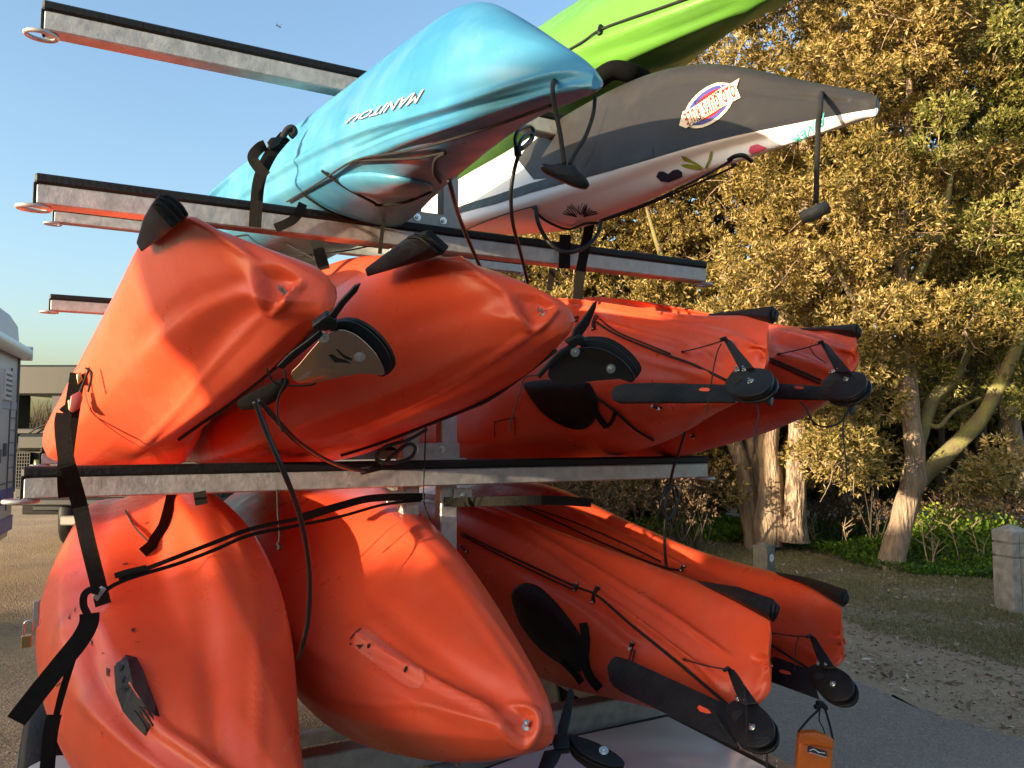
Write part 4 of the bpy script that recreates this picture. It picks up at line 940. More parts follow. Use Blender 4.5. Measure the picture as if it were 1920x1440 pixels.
decal('leaf_sticker',[[(1277,291),(1286,293),(1310,307),(1322,316),(1306,310),(1282,300)],[(1277,308),(1290,307),(1312,312),(1320,318),(1300,317),(1282,313)],[(1322,317),(1329,300),(1333,284),(1337,282),(1336,296),(1328,313)]],bK,S['olive'],kK,.0022,5)
fl=[]
rr=random.Random(5)
for k in range(16):
    a=math.radians(200+k*140/15); r1=20+rr.random()*8; x0,y0=1088,408
    pts=[(x0+math.cos(a)*s*r1*1.35+math.sin(s*6+k)*2.2,y0+math.sin(a)*s*r1*1.05) for s in (.25,.5,.75,1)]
    fl.append([(x,y-1) for x,y in pts]+[(x,y+1.3) for x,y in pts[::-1]])
decal('flower_drawing',fl,bK,S['slate'],kK,.002,5)
cordon(kK,bK,[(868,432),(900,418),(950,400),(1002,386)],.0022,.005)
cordon(kK,bK,[(1002,386),(1018,405),(1045,420),(1070,426),(1100,415),(1127,415)],.0045,.008)
tube('carry_loop',pxs([(1004,388,-.35),(1010,420,-.40),(1030,455,-.44),(1060,473,-.45),(1095,465,-.44),(1120,440,-.42),(1127,414,-.38)]),.006,M['rubber'],kK,8,6)
cordon(kK,bK,[(1127,410),(1200,383),(1290,345),(1360,312),(1375,302)],.003,.010)
tube('deck_line',pxs([(1128,412,-.42),(1220,378,-.62),(1320,330,-.85),(1372,300,-.98)]),.0034,M['cord'],kK,6,4)
tube('deck_line_end',pxs([(1366,300,-1.0),(1378,293,-1.02),(1395,292,-1.04),(1410,303,-1.04)]),.005,M['rubber'],kK,6,4)
hn,_=hit(bK,1541,176,.002)
tube('toggle_rope',[hn]+pxs([(1538,200,-1.26),(1534,240,-1.25),(1532,300,-1.25),(1530,380,-1.25)]),.0052,M['cord'],kK,8,5)
M['toggle']=mat('grey_worn_tube',(.10,.095,.085),.6,color2=(.04,.035,.03),scale=30)
a=P(1501,410,-1.25);b=P(1554,387,-1.29)
V,Fc=tubeg([a,a+(b-a)*.15,b],[.010,.0125,.0125],14,2,False,True); tg=mk('toggle',V,Fc,M['toggle'],kK)
dd=norm(b-a); V,Fc=discg(b+dd*.0006,dd,.0085,.0006,16); mk('toggle_bore',V,Fc,M['hole'],tg,False)
# green kayak: cockpit side with its shadow put in as black, line and eye
M['kdark']=mat('cockpit_shade_black',(.004,.004,.004),.9,spec=.08)
cordon(kL,bL,[(1063,98),(1095,80),(1127,58),(1180,38),(1240,18),(1290,0),(1330,-14)],.0045,.006)
padeye(kL,bL,1127,59,1,-7,.009)
tube('cockpit_shade',pxs([(1120,150,-.32),(1150,132,-.36),(1190,140,-.38),(1210,160,-.3),(1170,200,-.1),(1080,250,.2)]),.03,M['kdark'],kL,10,6)  # black tube stands in for the deep shadow of the upturned cockpit
# ------------------------------------------------------------------ straps, cables and the pouch (each a thing of its own)
def root_at(name,label,cat,p,group=None): return thing(name,label,cat,p,group)
SG='webbing straps holding the boats'; CG='black cables and ropes round the boats'
def rib3(name,par,pts,w,m=None,facing=True,th=.0022,n=6,wd=None):
    q=np.array(pxs(pts)) if len(pts[0])==3 and not isinstance(pts[0],np.ndarray) else np.array(pts)
    V0=norm(CAM-q.mean(0))
    if wd is None: wd=np.array([np.cross(norm(q[min(i+1,len(q)-1)]-q[max(i-1,0)]),V0) for i in range(len(q))])
    return ribbon(name,q,wd,w,m or M['web'],par,th,n)
# 1 strap over the leftmost middle boat
s1=root_at('tie_strap','olive black webbing strap with pink buckle round the leftmost middle kayak and bar','strap',P(130,930,-.1),SG)
rib3('webbing',s1,[(146,700,-.12),(140,738,-.12),(132,790,-.13),(124,850,-.12),(122,900,-.10),(124,932,-.06)],.034)
rib3('loose_end',s1,[(120,775,-.13),(117,800,-.15),(124,860,-.18),(136,900,-.17),(150,950,-.15),(163,1010,-.16),(178,1070,-.18),(194,1134,-.2)],.034)
rib3('webbing',s1,[(120,775,-.13),(128,768,-.13),(136,772,-.13)],.028)
M['buckle']=mat('pink_anodised_buckle',(.45,.10,.08),.35,.4)
prism('buckle',pxs([(133,742,-.155),(150,733,-.155),(156,745,-.155),(150,765,-.155),(137,774,-.155),(129,770,-.155)]),pxs([(133,742,-.14),(150,733,-.14),(156,745,-.14),(150,765,-.14),(137,774,-.14),(129,770,-.14)]),M['buckle'],s1,.002)
prism('buckle_tongue',pxs([(128,750,-.15),(133,748,-.15),(133,770,-.15),(128,768,-.15)]),pxs([(128,750,-.135),(133,748,-.135),(133,770,-.135),(128,768,-.135)]),M['brass'],s1,.001)
prism('buckle_bar',pxs([(143,702,-.14),(152,697,-.14),(155,712,-.14),(146,722,-.14)]),pxs([(143,702,-.12),(152,697,-.12),(155,712,-.12),(146,722,-.12)]),M['brass'],s1,.002)
tube('cord',pxs([(207,600,-.1),(190,640,-.13),(168,690,-.15),(150,735,-.15)]),.0028,M['cord'],s1,6)
tube('cord',pxs([(160,690,-.2),(172,700,-.2),(165,735,-.2)]),.003,M['cord'],s1,6)
# 2 strap across the lower boats
s2=root_at('tie_strap','long dark webbing strap from the post across the two left lower kayaks','strap',P(480,1000,-.35),SG)
def onb(bv,pts,off): 
    out=[]
    for x,y,t in pts:
        h,n=hit(bv,x,y,off); out.append(P(x,y,t))
    return out
tq=[(796,931,-.03),(700,934,-.06),(640,948,-.1),(560,972,-.2),(470,992,-.3),(400,1018,-.34),(330,1045,-.37),(270,1068,-.38),(222,1084,-.39)]
rib3('webbing',s2,tq[:4],.022); rib3('webbing',s2,tq[3:],.010)
rib3('webbing',s2,[(790,938,-.02),(720,946,-.05),(640,968,-.12),(560,985,-.2),(470,1003,-.3),(400,1032,-.35),(330,1058,-.38),(250,1082,-.4),(205,1102,-.42),(180,1128,-.43)],.0085)
rib3('loose_end',s2,[(215,1080,-.40),(240,1072,-.40),(275,1064,-.40)],.012)
prism('buckle',pxs([(172,1118,-.45),(190,1098,-.45),(200,1104,-.45),(182,1128,-.45)]),pxs([(172,1118,-.43),(190,1098,-.43),(200,1104,-.43),(182,1128,-.43)]),M['galv'],s2,.002)
rib3('webbing',s2,[(186,1110,-.46),(170,1106,-.46),(158,1116,-.46),(157,1136,-.46),(166,1155,-.465)],.014)
rib3('loose_end',s2,[(168,1150,-.47),(166,1170,-.47),(150,1200,-.48),(110,1250,-.5),(70,1300,-.52),(30,1352,-.54)],.036)
rib3('webbing',s2,[(172,1150,-.45),(152,1190,-.46),(130,1250,-.47),(112,1310,-.48),(98,1380,-.5),(90,1450,-.5)],.010)
rib3('webbing',s2,[(166,1165,-.46),(140,1230,-.47),(118,1300,-.48),(104,1350,-.49)],.010)
rib3('webbing',s2,[(102,1340,-.49),(94,1380,-.5),(88,1450,-.5)],.026)
s3=root_at('tie_strap','flat black webbing strap right of the post over the lower right kayaks','strap',P(1000,940,-.05),SG)
rib3('webbing',s3,[(832,941,.03),(870,941,-.0),(960,939,-.12),(1040,938,-.12),(1108,943,-.05)],.030)
s4=root_at('tie_strap','webbing strap with cam buckle round the blue kayak and the crossbar','strap',P(485,420,-.02),SG)
rib3('webbing',s4,[(478,426,-.045),(480,395,-.05),(484,350,-.06),(492,320,-.06),(510,285,-.06),(535,255,-.05)],.034)
rib3('webbing',s4,[(500,330,-.07),(485,315,-.07),(474,295,-.07),(486,278,-.07),(498,272,-.07)],.030)
rib3('webbing',s4,[(474,372,-.06),(488,345,-.065),(496,318,-.065),(512,288,-.06)],.014)
rib3('webbing',s4,[(568,382,-.02),(560,400,-.05),(545,415,-.055),(516,428,-.05)],.026)
prism('cam_buckle',pxs([(500,268,-.09),(508,258,-.09),(530,256,-.09),(522,270,-.09),(505,282,-.09)]),pxs([(500,268,-.06),(508,258,-.06),(530,256,-.06),(522,270,-.06),(505,282,-.06)]),M['black'],s4,.003)
tube('knot',pxs([(530,258,-.06),(538,244,-.06),(548,240,-.06),(552,248,-.06),(545,256,-.06)]),.010,M['cord'],s4,8)
s5=root_at('tie_strap','narrow webbing strap hanging below the pod of the blue kayak','strap',P(716,470,-.05),SG)
rib3('webbing',s5,[(718,374,-.1),(720,400,-.1),(716,440,-.1),(712,476,-.08)],.012)
s6=root_at('tie_strap','black strap round the bar under the white kayak, left of the pair','strap',P(1060,500,-.05),SG)
rib3('webbing',s6,[(1060,440,-.045),(1059,470,-.05),(1058,503,-.05)],.040)
rib3('webbing',s6,[(1036,504,-.04),(1034,520,-.02),(1030,545,.0)],.022)
s7=root_at('tie_strap','long black strap twisting down beside the crossbar end below the white kayak','strap',P(1095,560,-.05),SG)
rib3('webbing',s7,[(1106,420,-.06),(1098,460,-.07),(1090,500,-.08),(1086,530,-.08),(1083,560,-.05)],.034)
s8=root_at('tie_strap','short olive strap curling on top of the leftmost lower kayak','strap',P(310,980,.1),SG)
q=on(bI,[(325,926),(320,960),(312,990),(296,1015),(285,1030),(268,1044)],.012); 
if len(q)>2: rib3('webbing',s8,q,.030)
s9=root_at('tie_strap','black strap end hanging under the bar above the left lower kayaks','strap',P(375,935,-.02),SG)
rib3('webbing',s9,[(374,922,-.03),(376,934,-.04),(378,946,-.04)],.032)
s10=root_at('tie_strap','dark strap hanging down behind the middle tier between its two left kayaks','strap',P(375,850,.2),SG)
rib3('webbing',s10,[(590,440,.2),(598,470,.1),(608,505,.05)],.036)
# cables
def cable(label,pts,r,m='hose',cat='cable',name='cable',par=None):
    c=root_at(name,label,cat,P(*pts[len(pts)//2]),CG) if par is None else par
    tube('sleeve',pxs(pts),r,M[m],c,10,8); return c
c1=cable('black security cable curving down in front of the two left lower kayaks',[(478,752,-.85),(500,810,-.85),(530,880,-.85),(557,950,-.8),(574,1020,-.75),(581,1090,-.7),(578,1160,-.68),(569,1205,-.66),(560,1235,-.6)],.0052)
c2=cable('black looped lock cable lying along the bar left of the post',[(486,750,-.84),(520,790,-.8),(560,830,-.7),(610,862,-.5),(660,880,-.25),(690,882,-.12)],.0055)
tube('loop',pxs([(690,882,-.12),(720,868,-.1),(760,835,-.1),(778,838,-.1),(770,858,-.1),(735,868,-.1),(705,860,-.1),(722,838,-.1),(765,825,-.1),(800,805,-.08)]),.0055,M['hose'],c2,8,8)
tube('ferrule',pxs([(678,884,-.14),(712,876,-.12)]),.010,M['rubber'],c2,10,3)
c3=cable('black sleeved cable looped round the deck fitting and hanging below the blue kayak',[(842,338,-.9),(850,370,-.85),(862,410,-.7),(878,450,-.6),(900,500,-.5)],.0048)
c4=cable('grey black looped security cable hanging between the blue and white kayaks',[(972,290,-.9),(962,330,-.88),(958,370,-.86),(962,420,-.82),(975,470,-.75),(990,530,-.65)],.0042)
tube('loop',pxs([(971,285,-.9),(966,262,-.9),(972,245,-.9),(985,238,-.88),(996,238,-.86),(1001,250,-.86),(990,268,-.88),(977,278,-.9)]),.0042,M['hose'],c4,8,6)
tube('loop',pxs([(971,282,-.9),(978,262,-.89),(992,250,-.87),(999,258,-.87),(988,272,-.88),(975,282,-.9)]),.004,M['hose'],c4,8,6)
tube('ferrule',pxs([(971,292,-.9),(970,276,-.9)]),.008,M['rubber'],c4,10,3)
c5=cable('black cable with coiled knot hanging before the right end of the middle bar',[(1285,808,-.5),(1272,850,-.45),(1262,880,-.42),(1256,910,-.4)],.0042)
tube('coil',pxs([(1256,908,-.4),(1244,925,-.4),(1240,950,-.4),(1250,972,-.4),(1262,965,-.4),(1272,935,-.4),(1266,912,-.4),(1252,922,-.4),(1246,955,-.4),(1252,974,-.4),(1265,950,-.4),(1262,918,-.4),(1255,912,-.4)]),.0048,M['hose'],c5,8,6)
tube('sleeve',pxs([(1248,972,-.4),(1246,1000,-.4),(1247,1035,-.4),(1250,1066,-.38)]),.0046,M['hose'],c5,8)
c6=cable('thin black cord hanging beside the front post of the rack',[(798,800,-.06),(796,870,-.06),(794,930,-.05),(800,960,-.03),(808,975,0)],.0022,'cord','cord','cord')
c7=cable('thin cord with a knot hanging above the gap of the two left lower kayaks',[(520,918,-.2),(521,960,-.2),(524,1000,-.2),(522,1025,-.2)],.0026,'cord','cord','cord')
tube('knot',pxs([(520,1018,-.2),(525,1026,-.2),(521,1030,-.2)]),.005,M['cord'],c7,6)
c8=root_at('cord','thin cord lying over the top of the leftmost lower kayak','cord',P(250,980,0),CG)
q=on(bI,[(229,930),(236,960),(252,990),(275,1015),(292,1032)],.006); tube('sleeve',q,.0026,M['cord'],c8,6)
c9=root_at('cord','two thin black cords crossing under the blue kayak behind the bar','cord',P(600,480,.5),CG)
tube('sleeve',pxs([(430,445,.9),(500,440,.8),(560,470,.7),(620,500,.6)]),.004,M['cord'],c9,6); tube('sleeve',pxs([(560,480,.7),(650,470,.65),(720,455,.6)]),.003,M['cord'],c9,6)
# pouch
pc=root_at('pouch','small orange rolled pouch with a dark label, hanging by cord from the lower right rudder','pouch',P(1527,1440,-1.06))
M['pouch']=mat('orange_coated_fabric',(.62,.14,.015),.42,var=.12,scale=14,bump=.3,bscale=30)
oP=P(1527,1400,-1.06); nP=norm(np.array([-.25,-.95,.1]))
fr=[(1497,1372),(1520,1378),(1561,1385),(1560,1420),(1558,1500),(1490,1500),(1493,1420)]
def pl2(pts,d): return [PL(x,y,oP,nP)+nP*d for x,y in pts]
V=pl2(fr,0)+[PL(*p,oP,nP) -nP*.03 for p in fr]
body=prism('pouch_body',pl2([(1497,1372),(1512,1374),(1528,1372),(1543,1379),(1561,1385),(1561,1425),(1558,1500),(1525,1502),(1490,1500),(1493,1425)],.006),pl2([(1497,1372),(1512,1374),(1528,1372),(1543,1379),(1561,1385),(1561,1425),(1558,1500),(1525,1502),(1490,1500),(1493,1425)],-.028),M['pouch'],pc,.006)
prism('pouch_flap',pl2([(1497,1371),(1528,1370),(1562,1384),(1561,1403),(1525,1396),(1495,1389)],.012),pl2([(1497,1371),(1528,1370),(1562,1384),(1561,1403),(1525,1396),(1495,1389)],.004),M['pouch'],pc,.003)
lb=prism('label',pl2([(1513,1394),(1548,1405),(1547,1416),(1512,1405)],.0165),pl2([(1513,1394),(1548,1405),(1547,1416),(1512,1405)],.0145),M['sticker_dark'],pc)
fl=[]
for x in np.arange(1516,1545,3.2):
    y=1402+(x-1513)*.31; fl.append([(x,y+2),(x+1.9,y+2.6),(x+1.9,y+4.6),(x,y+4)])
fl.append([(1516,1401.5),(1524,1399),(1534,1405.5),(1545,1407),(1545,1408.4),(1533,1407),(1524,1401),(1516,1403)])
mb=MB()
for p in fl: mb.add(pl2(p,.0172),[tuple(range(len(p)))])
mb.build('label_print',M['sticker_white'],lb,False)
tube('cord',pxs([(1497,1372,-1.06),(1515,1350,-1.06),(1537,1328,-1.06),(1536,1322,-1.06)]),.0024,M['cord'],pc,6)
tube('cord',pxs([(1562,1388,-1.06),(1556,1360,-1.06),(1547,1330,-1.06),(1541,1318,-1.06)]),.0024,M['cord'],pc,6)
tube('cord',pxs([(1537,1330,-1.06),(1536,1350,-1.06),(1543,1365,-1.06),(1548,1380,-1.055)]),.0014,M['cord'],pc,6)
tube('knot',pxs([(1528,1326,-1.06),(1538,1322,-1.06),(1549,1328,-1.06),(1540,1318,-1.06),(1532,1318,-1.06)]),.005,M['cord'],pc,6)
# padlock on a hasp at the tail of the lowest left boat
pk=root_at('padlock','brass padlock hanging left of the leftmost lower kayak','padlock',P(50,1210,-.15))
box('lock_body',P(50,1202,-.15),XA*.011,TA*.007,ZA*.014,M['brass'],pk,.002)
tube('shackle',[P(45,1195,-.15),P(46,1170,-.15),P(54,1164,-.15),P(60,1168,-.15),P(60,1186,-.15)],.0028,M['steel'],pk,8)
box('hasp',P(68,1150,-.12),XA*.006,TA*.01,ZA*.03,M['galv'],tr,.001)
# ------------------------------------------------------------------ ground
def groundmat(name,c1,c2,c3,sc=3.,fine=60.,rough=.95,bump=.6):
    m=bpy.data.materials.new(name); m.use_nodes=True; t=m.node_tree; b=t.nodes['Principled BSDF']; lk=t.links.new
    b.inputs['Roughness'].default_value=rough; b.inputs['Specular IOR Level'].default_value=.25
    tc=t.nodes.new('ShaderNodeTexCoord')
    def nz(s,d=5):
        n=t.nodes.new('ShaderNodeTexNoise'); n.inputs['Scale'].default_value=s; n.inputs['Detail'].default_value=d; n.inputs['Roughness'].default_value=.65; lk(tc.outputs['Object'],n.inputs['Vector']); return n
    r=t.nodes.new('ShaderNodeValToRGB'); r.color_ramp.elements[0].position=.36; r.color_ramp.elements[1].position=.64
    r.color_ramp.elements[0].color=(*c1,1); r.color_ramp.elements[1].color=(*c2,1); lk(nz(sc).outputs['Fac'],r.inputs['Fac'])
    v=t.nodes.new('ShaderNodeTexVoronoi'); v.inputs['Scale'].default_value=fine; lk(tc.outputs['Object'],v.inputs['Vector'])
    x=t.nodes.new('ShaderNodeMix'); x.data_type='RGBA'; lk(r.outputs['Color'],x.inputs[6]); x.inputs[7].default_value=(*c3,1)
    r2=t.nodes.new('ShaderNodeValToRGB'); r2.color_ramp.elements[0].position=.45; r2.color_ramp.elements[1].position=.85; lk(v.outputs['Color'],r2.inputs['Fac'])
    mu=t.nodes.new('ShaderNodeMath'); mu.operation='MULTIPLY'; mu.inputs[1].default_value=.7; lk(r2.outputs['Color'],mu.inputs[0]); lk(mu.outputs[0],x.inputs[0])
    lk(x.outputs[2],b.inputs['Base Color'])
    bp=t.nodes.new('ShaderNodeBump'); bp.inputs['Strength'].default_value=bump; bp.inputs['Distance'].default_value=.02; lk(v.outputs['Distance'],bp.inputs['Height'])
    b2=t.nodes.new('ShaderNodeBump'); b2.inputs['Strength'].default_value=bump; b2.inputs['Distance'].default_value=.03; lk(nz(14,6).outputs['Fac'],b2.inputs['Height']); lk(bp.outputs[0],b2.inputs['Normal']); lk(b2.outputs[0],b.inputs['Normal'])
    return m
M['earth']=groundmat('earth',(.20,.15,.09),(.32,.24,.15),(.40,.32,.22),2.2,50)
M['gravel']=groundmat('brown_gravelly_tarmac',(.32,.21,.12),(.46,.31,.17),(.58,.42,.25),1.1,70)
M['asphalt']=groundmat('grey_asphalt',(.225,.18,.138),(.28,.23,.178),(.39,.335,.265),1.3,120,.85,.5)
M['sand']=groundmat('sandy_dirt',(.29,.195,.115),(.41,.29,.18),(.5,.37,.25),1.6,80)
def sheet(name,pts,z,m,n=1):
    return tag(mk(name,[(x,y,z) for x,y in pts],[tuple(range(len(pts)))],m,None,False,loc=(0,0,z)),kind='structure')
sheet('ground',[(-900,-300),(900,-300),(900,1500),(-900,1500)],0,M['earth'])
g2=lambda l:[tuple(GZ(x,y)[:2]) for x,y in l]
sheet('gravel_yard',[(-60,-30)]+[(-.6,-30),(1.0,4),(-.5,12),(-4,24),(-60,40)],.004,M['gravel'])
edge=g2([(1100,1096),(1300,1150),(1450,1215),(1585,1268),(1676,1309),(1767,1345),(1920,1392)])
e0=edge[0]; sheet('sandy_verge',[(edge[-1][0]+6,edge[-1][1]-3.2)]+[(x-.35,y-.9) for x,y in edge[::-1]]+[(.4,14)]+g2([(1150,1060),(1300,1080),(1450,1120),(1585,1166),(1750,1200),(1912,1243)])+[(12,2.2)],.004,M['sand'])
rn=random.Random(11); edj=[]
for i in range(len(edge)-1):
    for k in range(14):
        u=k/14; edj.append((edge[i][0]*(1-u)+edge[i+1][0]*u+rn.uniform(-.035,.035),edge[i][1]*(1-u)+edge[i+1][1]*u+rn.uniform(-.045,.045)))
edj.append(edge[-1])
sheet('road',[(-.9,-30),(14,-30),(14,-1.6),(edge[-1][0]+5,edge[-1][1]-2.6)]+edj[::-1]+[(.6,12),(-1.2,12),(-.2,4)],.008,M['asphalt'])
# distant hills left
hp=[];rn=random.Random(4)
V=[];Fc=[]
n=60
for i in range(n):
    x=-900+i*22; h=16+9*math.sin(i*.23)+5*math.sin(i*.71+1); V+=[(x,620,-1),(x,640+rn.random()*5,max(h,5)),(x,760,-1)]
for i in range(n-1): a=3*i; Fc+=[(a,a+3,a+4,a+1),(a+1,a+4,a+5,a+2)]
M['hill']=mat('far_hillside',(.10,.10,.085),.95,color2=(.06,.07,.05),scale=.02)
tag(mk('hills',V,Fc,M['hill'],None,True,loc=(0,620,0)),kind='structure')

# ------------------------------------------------------------------ leaves
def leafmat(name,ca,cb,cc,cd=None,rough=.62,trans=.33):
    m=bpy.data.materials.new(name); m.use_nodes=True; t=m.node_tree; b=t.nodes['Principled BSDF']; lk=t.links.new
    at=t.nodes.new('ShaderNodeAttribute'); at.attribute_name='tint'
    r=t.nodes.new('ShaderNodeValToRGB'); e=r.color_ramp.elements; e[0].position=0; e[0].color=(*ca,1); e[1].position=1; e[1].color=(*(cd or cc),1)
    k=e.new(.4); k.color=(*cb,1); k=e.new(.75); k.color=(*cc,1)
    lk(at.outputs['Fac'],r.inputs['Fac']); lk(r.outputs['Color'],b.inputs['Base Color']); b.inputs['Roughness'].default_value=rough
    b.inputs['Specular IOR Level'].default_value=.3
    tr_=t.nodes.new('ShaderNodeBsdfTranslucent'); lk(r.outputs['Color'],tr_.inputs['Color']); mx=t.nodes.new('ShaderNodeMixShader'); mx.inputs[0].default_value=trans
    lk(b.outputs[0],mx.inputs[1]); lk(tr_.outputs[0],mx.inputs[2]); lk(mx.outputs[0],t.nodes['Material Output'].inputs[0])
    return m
def leaves(name,C,D,length,width,mat_,parent,tint,kind='stuff',fold=.25,jl=.3):
    """C centres, D unit directions; diamond leaves, slightly folded along the rib"""
    n=len(C); r=RNG.normal(size=(n,3)); S=np.cross(D,r); S/=np.linalg.norm(S,axis=1,keepdims=True)+1e-9; N=np.cross(D,S)
    l=length*(1+jl*RNG.uniform(-1,1,n))[:,None]; w=width*(1+jl*RNG.uniform(-1,1,n))[:,None]
    A=C; B=C+D*l; mid=C+D*l*.5; L1=mid+S*w/2+N*w*fold; R1=mid-S*w/2+N*w*fold
    V=np.stack([A,L1,B,R1],1).reshape(-1,3); Fc=np.arange(4*n).reshape(n,4)
    o=mk(name,V,Fc,mat_,parent,False,loc=None if parent else (0,0,0))
    a=o.data.attributes.new('tint','FLOAT','FACE'); a.data.foreach_set('value',tint.astype(np.float32))
    if kind: o['kind']=kind
    return o
def rdir(n,up=0.,out=None,k=0.):
    d=RNG.normal(size=(n,3)); d[:,2]+=up
    if out is not None: d=d/np.linalg.norm(d,axis=1,keepdims=True)+out*k
    return d/np.linalg.norm(d,axis=1,keepdims=True)
def crown_pts(blobs,per,squash=.8,inner=.55):
    """rosettes of leaves spread through the shells of many sprays"""
    out=[];od=[]
    for (c,R) in blobs:
        n=int(per*R*R/.25); d=rdir(n,.1); rr=R*(inner+(1.08-inner)*RNG.random(n)**.6)
        # break each spray into twigs so gaps open between them
        ax=rdir(max(7,int(20*R)),.2); dots=d@ax.T; keep=dots.max(1)>.62+.22*RNG.random(n)
        d=d[keep]; rr=rr[keep]; sc_=np.array([RNG.uniform(.8,1.35),RNG.uniform(.8,1.2),RNG.uniform(.6,1.0)]); p=np.asarray(c)+d*rr[:,None]*sc_+RNG.normal(size=d.shape)*R*.10; out.append(p); od.append(d)
    return np.concatenate(out),np.concatenate(od)
def rosettes(p,d,k=6,spread=.9):
    n=len(p); P2=np.repeat(p,k,0)+RNG.normal(size=(n*k,3))*.012; D2=np.repeat(d,k,0)*.7+rdir(n*k)*spread; D2[:,2]+=.12
    return P2,D2/np.linalg.norm(D2,axis=1,keepdims=True)
M['leaf_gold']=leafmat('evergreen_oak_leaves',(.06,.062,.014),(.20,.155,.035),(.38,.27,.075),(.58,.42,.19))
M['leaf_green']=leafmat('greener_oak_leaves',(.05,.07,.012),(.15,.16,.03),(.28,.255,.06),(.48,.4,.15))
M['leaf_dark']=leafmat('shaded_wood_leaves',(.03,.034,.01),(.09,.08,.02),(.17,.13,.04),(.26,.19,.07))  # dark leaf copy, the shade inside the wood is put into its colour
M['leaf_brown']=leafmat('dry_brown_leaves',(.06,.038,.02),(.13,.08,.04),(.22,.14,.075),(.30,.2,.12))
M['leaf_bright']=leafmat('bright_ground_leaves',(.035,.08,.008),(.08,.17,.014),(.18,.28,.02),(.34,.38,.035),trans=.35)
M['bark']=mat('grey_brown_bark',(.40,.29,.19),.9,color2=(.2,.14,.09),scale=7,detail=8,bump=1.,bscale=14,bdist=.06,stretch=(2.2,2.2,.45))
M['bark_moss']=mat('mossy_bark',(.20,.19,.05),.95,color2=(.14,.10,.06),scale=5,detail=7,bump=.8,bscale=30,bdist=.02)
M['bark_pine']=mat('flaky_pine_bark',(.42,.30,.20),.9,color2=(.12,.08,.05),scale=11,detail=7,bump=1.,bscale=12,bdist=.08,vlo=.42,vhi=.58,stretch=(2,2,.6))
M['bark_dark']=mat('dark_bark',(.07,.052,.034),.95,color2=(.04,.03,.02),scale=6,bump=.6,bscale=30)  # darker bark copy, carries the deep wood's shade on the dim trunks
TG='trees along the edge of the wood'
def limb(par,pts,r,m,name='limb',rough=.10,sides=12,Y=None):
    """pts (x,y,Y): a limb through those sight points at distance Y"""
    q=cr([DY(*p) for p in pts],6); m2=len(q)
    rr=np.interp(np.linspace(0,1,m2),np.linspace(0,1,len(r)),r)
    V,Fc=tubeg(q,rr,sides,1,False,False); V=np.array(V)
    ph=RNG.uniform(0,6,3)
    for i in range(m2):
        for k in range(sides):
            j=i*sides+k; a=2*math.pi*k/sides
            f=1+rough*(math.sin(3*a+ph[0]+i*.25)*.6+math.sin(5*a+ph[1]-i*.4)*.5+math.sin(i*.9+ph[2])*.5)
            V[j]=q[i]+(V[j]-q[i])*f
    return mk(name,V,Fc,m,par,True)
def tree(name,label,basep,cat='tree'):
    return thing(name,label,cat,GZ(*basep) if len(basep)==2 else basep,TG)
YB=float(GZ(1675,1068)[1])
t1=tree('oak_tree','evergreen oak forking low into a mossy limb, left of the weathered post','' or (1675,1068))
limb(t1,[(1673,1078,YB),(1674,1050,YB),(1684,1000,YB),(1698,945,YB),(1714,900,YB),(1716,850,YB),(1708,780,YB),(1702,705,YB+.1),(1694,610,YB+.2),(1690,480,YB+.3),(1700,330,YB+.3),(1705,150,YB+.4)],[.22,.155,.135,.13,.135,.11,.10,.105,.09,.07,.06,.04],M['bark'],'trunk',.09,16)
limb(t1,[(1708,915,YB),(1738,884,YB-.03),(1785,842,YB-.15),(1835,790,YB-.25),(1868,735,YB-.3),(1893,680,YB-.3),(1925,600,YB-.3),(1960,500,YB-.3)],[.10,.10,.095,.085,.08,.07,.06,.05],M['bark_moss'])
limb(t1,[(1722,840,YB),(1735,790,YB+.1),(1752,745,YB+.15),(1790,710,YB+.2),(1820,640,YB+.3),(1835,560,YB+.4)],[.07,.07,.075,.065,.05,.03],M['bark_moss'])
limb(t1,[(1735,790,YB+.1),(1760,800,YB),(1790,770,YB),(1840,745,YB+.1)],[.03,.028,.022,.015],M['bark_moss'])
limb(t1,[(1702,700,YB+.1),(1660,620,YB),(1600,560,YB-.1),(1560,480,YB-.2)],[.05,.045,.035,.02],M['bark_moss'])
limb(t1,[(1694,560,YB+.2),(1740,480,YB+.1),(1775,380,YB),(1790,260,YB)],[.06,.05,.04,.02],M['bark_moss'])
limb(t1,[(1700,330,YB+.3),(1650,240,YB+.1),(1600,180,YB)],[.045,.03,.015],M['bark_moss'])
Y2=10.6
t2=tree('oak_tree','cluster of several leaning grey trunks from one base behind the small post',tuple(DY(1435,1018,Y2)))
limb(t2,[(1422,1022,Y2),(1412,985,Y2),(1398,900,Y2),(1376,830,Y2),(1350,770,Y2),(1330,700,Y2),(1320,560,Y2)],[.2,.15,.12,.11,.10,.08,.05],M['bark'],'trunk')
limb(t2,[(1440,1022,Y2-.2),(1441,980,Y2-.2),(1446,900,Y2-.2),(1440,840,Y2-.2),(1448,780,Y2-.2),(1462,700,Y2-.2),(1470,560,Y2-.1)],[.22,.20,.15,.14,.13,.10,.06],M['bark'],'trunk')
limb(t2,[(1425,960,Y2),(1412,890,Y2+.1),(1408,830,Y2+.1),(1400,760,Y2+.2)],[.1,.1,.09,.07],M['bark'])
limb(t2,[(1452,960,Y2-.1),(1462,880,Y2-.1),(1478,830,Y2-.1),(1500,790,Y2-.1),(1525,740,Y2),(1560,660,Y2)],[.07,.075,.08,.075,.06,.04],M['bark_moss'])
limb(t2,[(1462,1000,Y2),(1470,950,Y2+.2),(1464,915,Y2+.2),(1468,880,Y2+.2)],[.14,.16,.07,.05],M['bark_moss'])
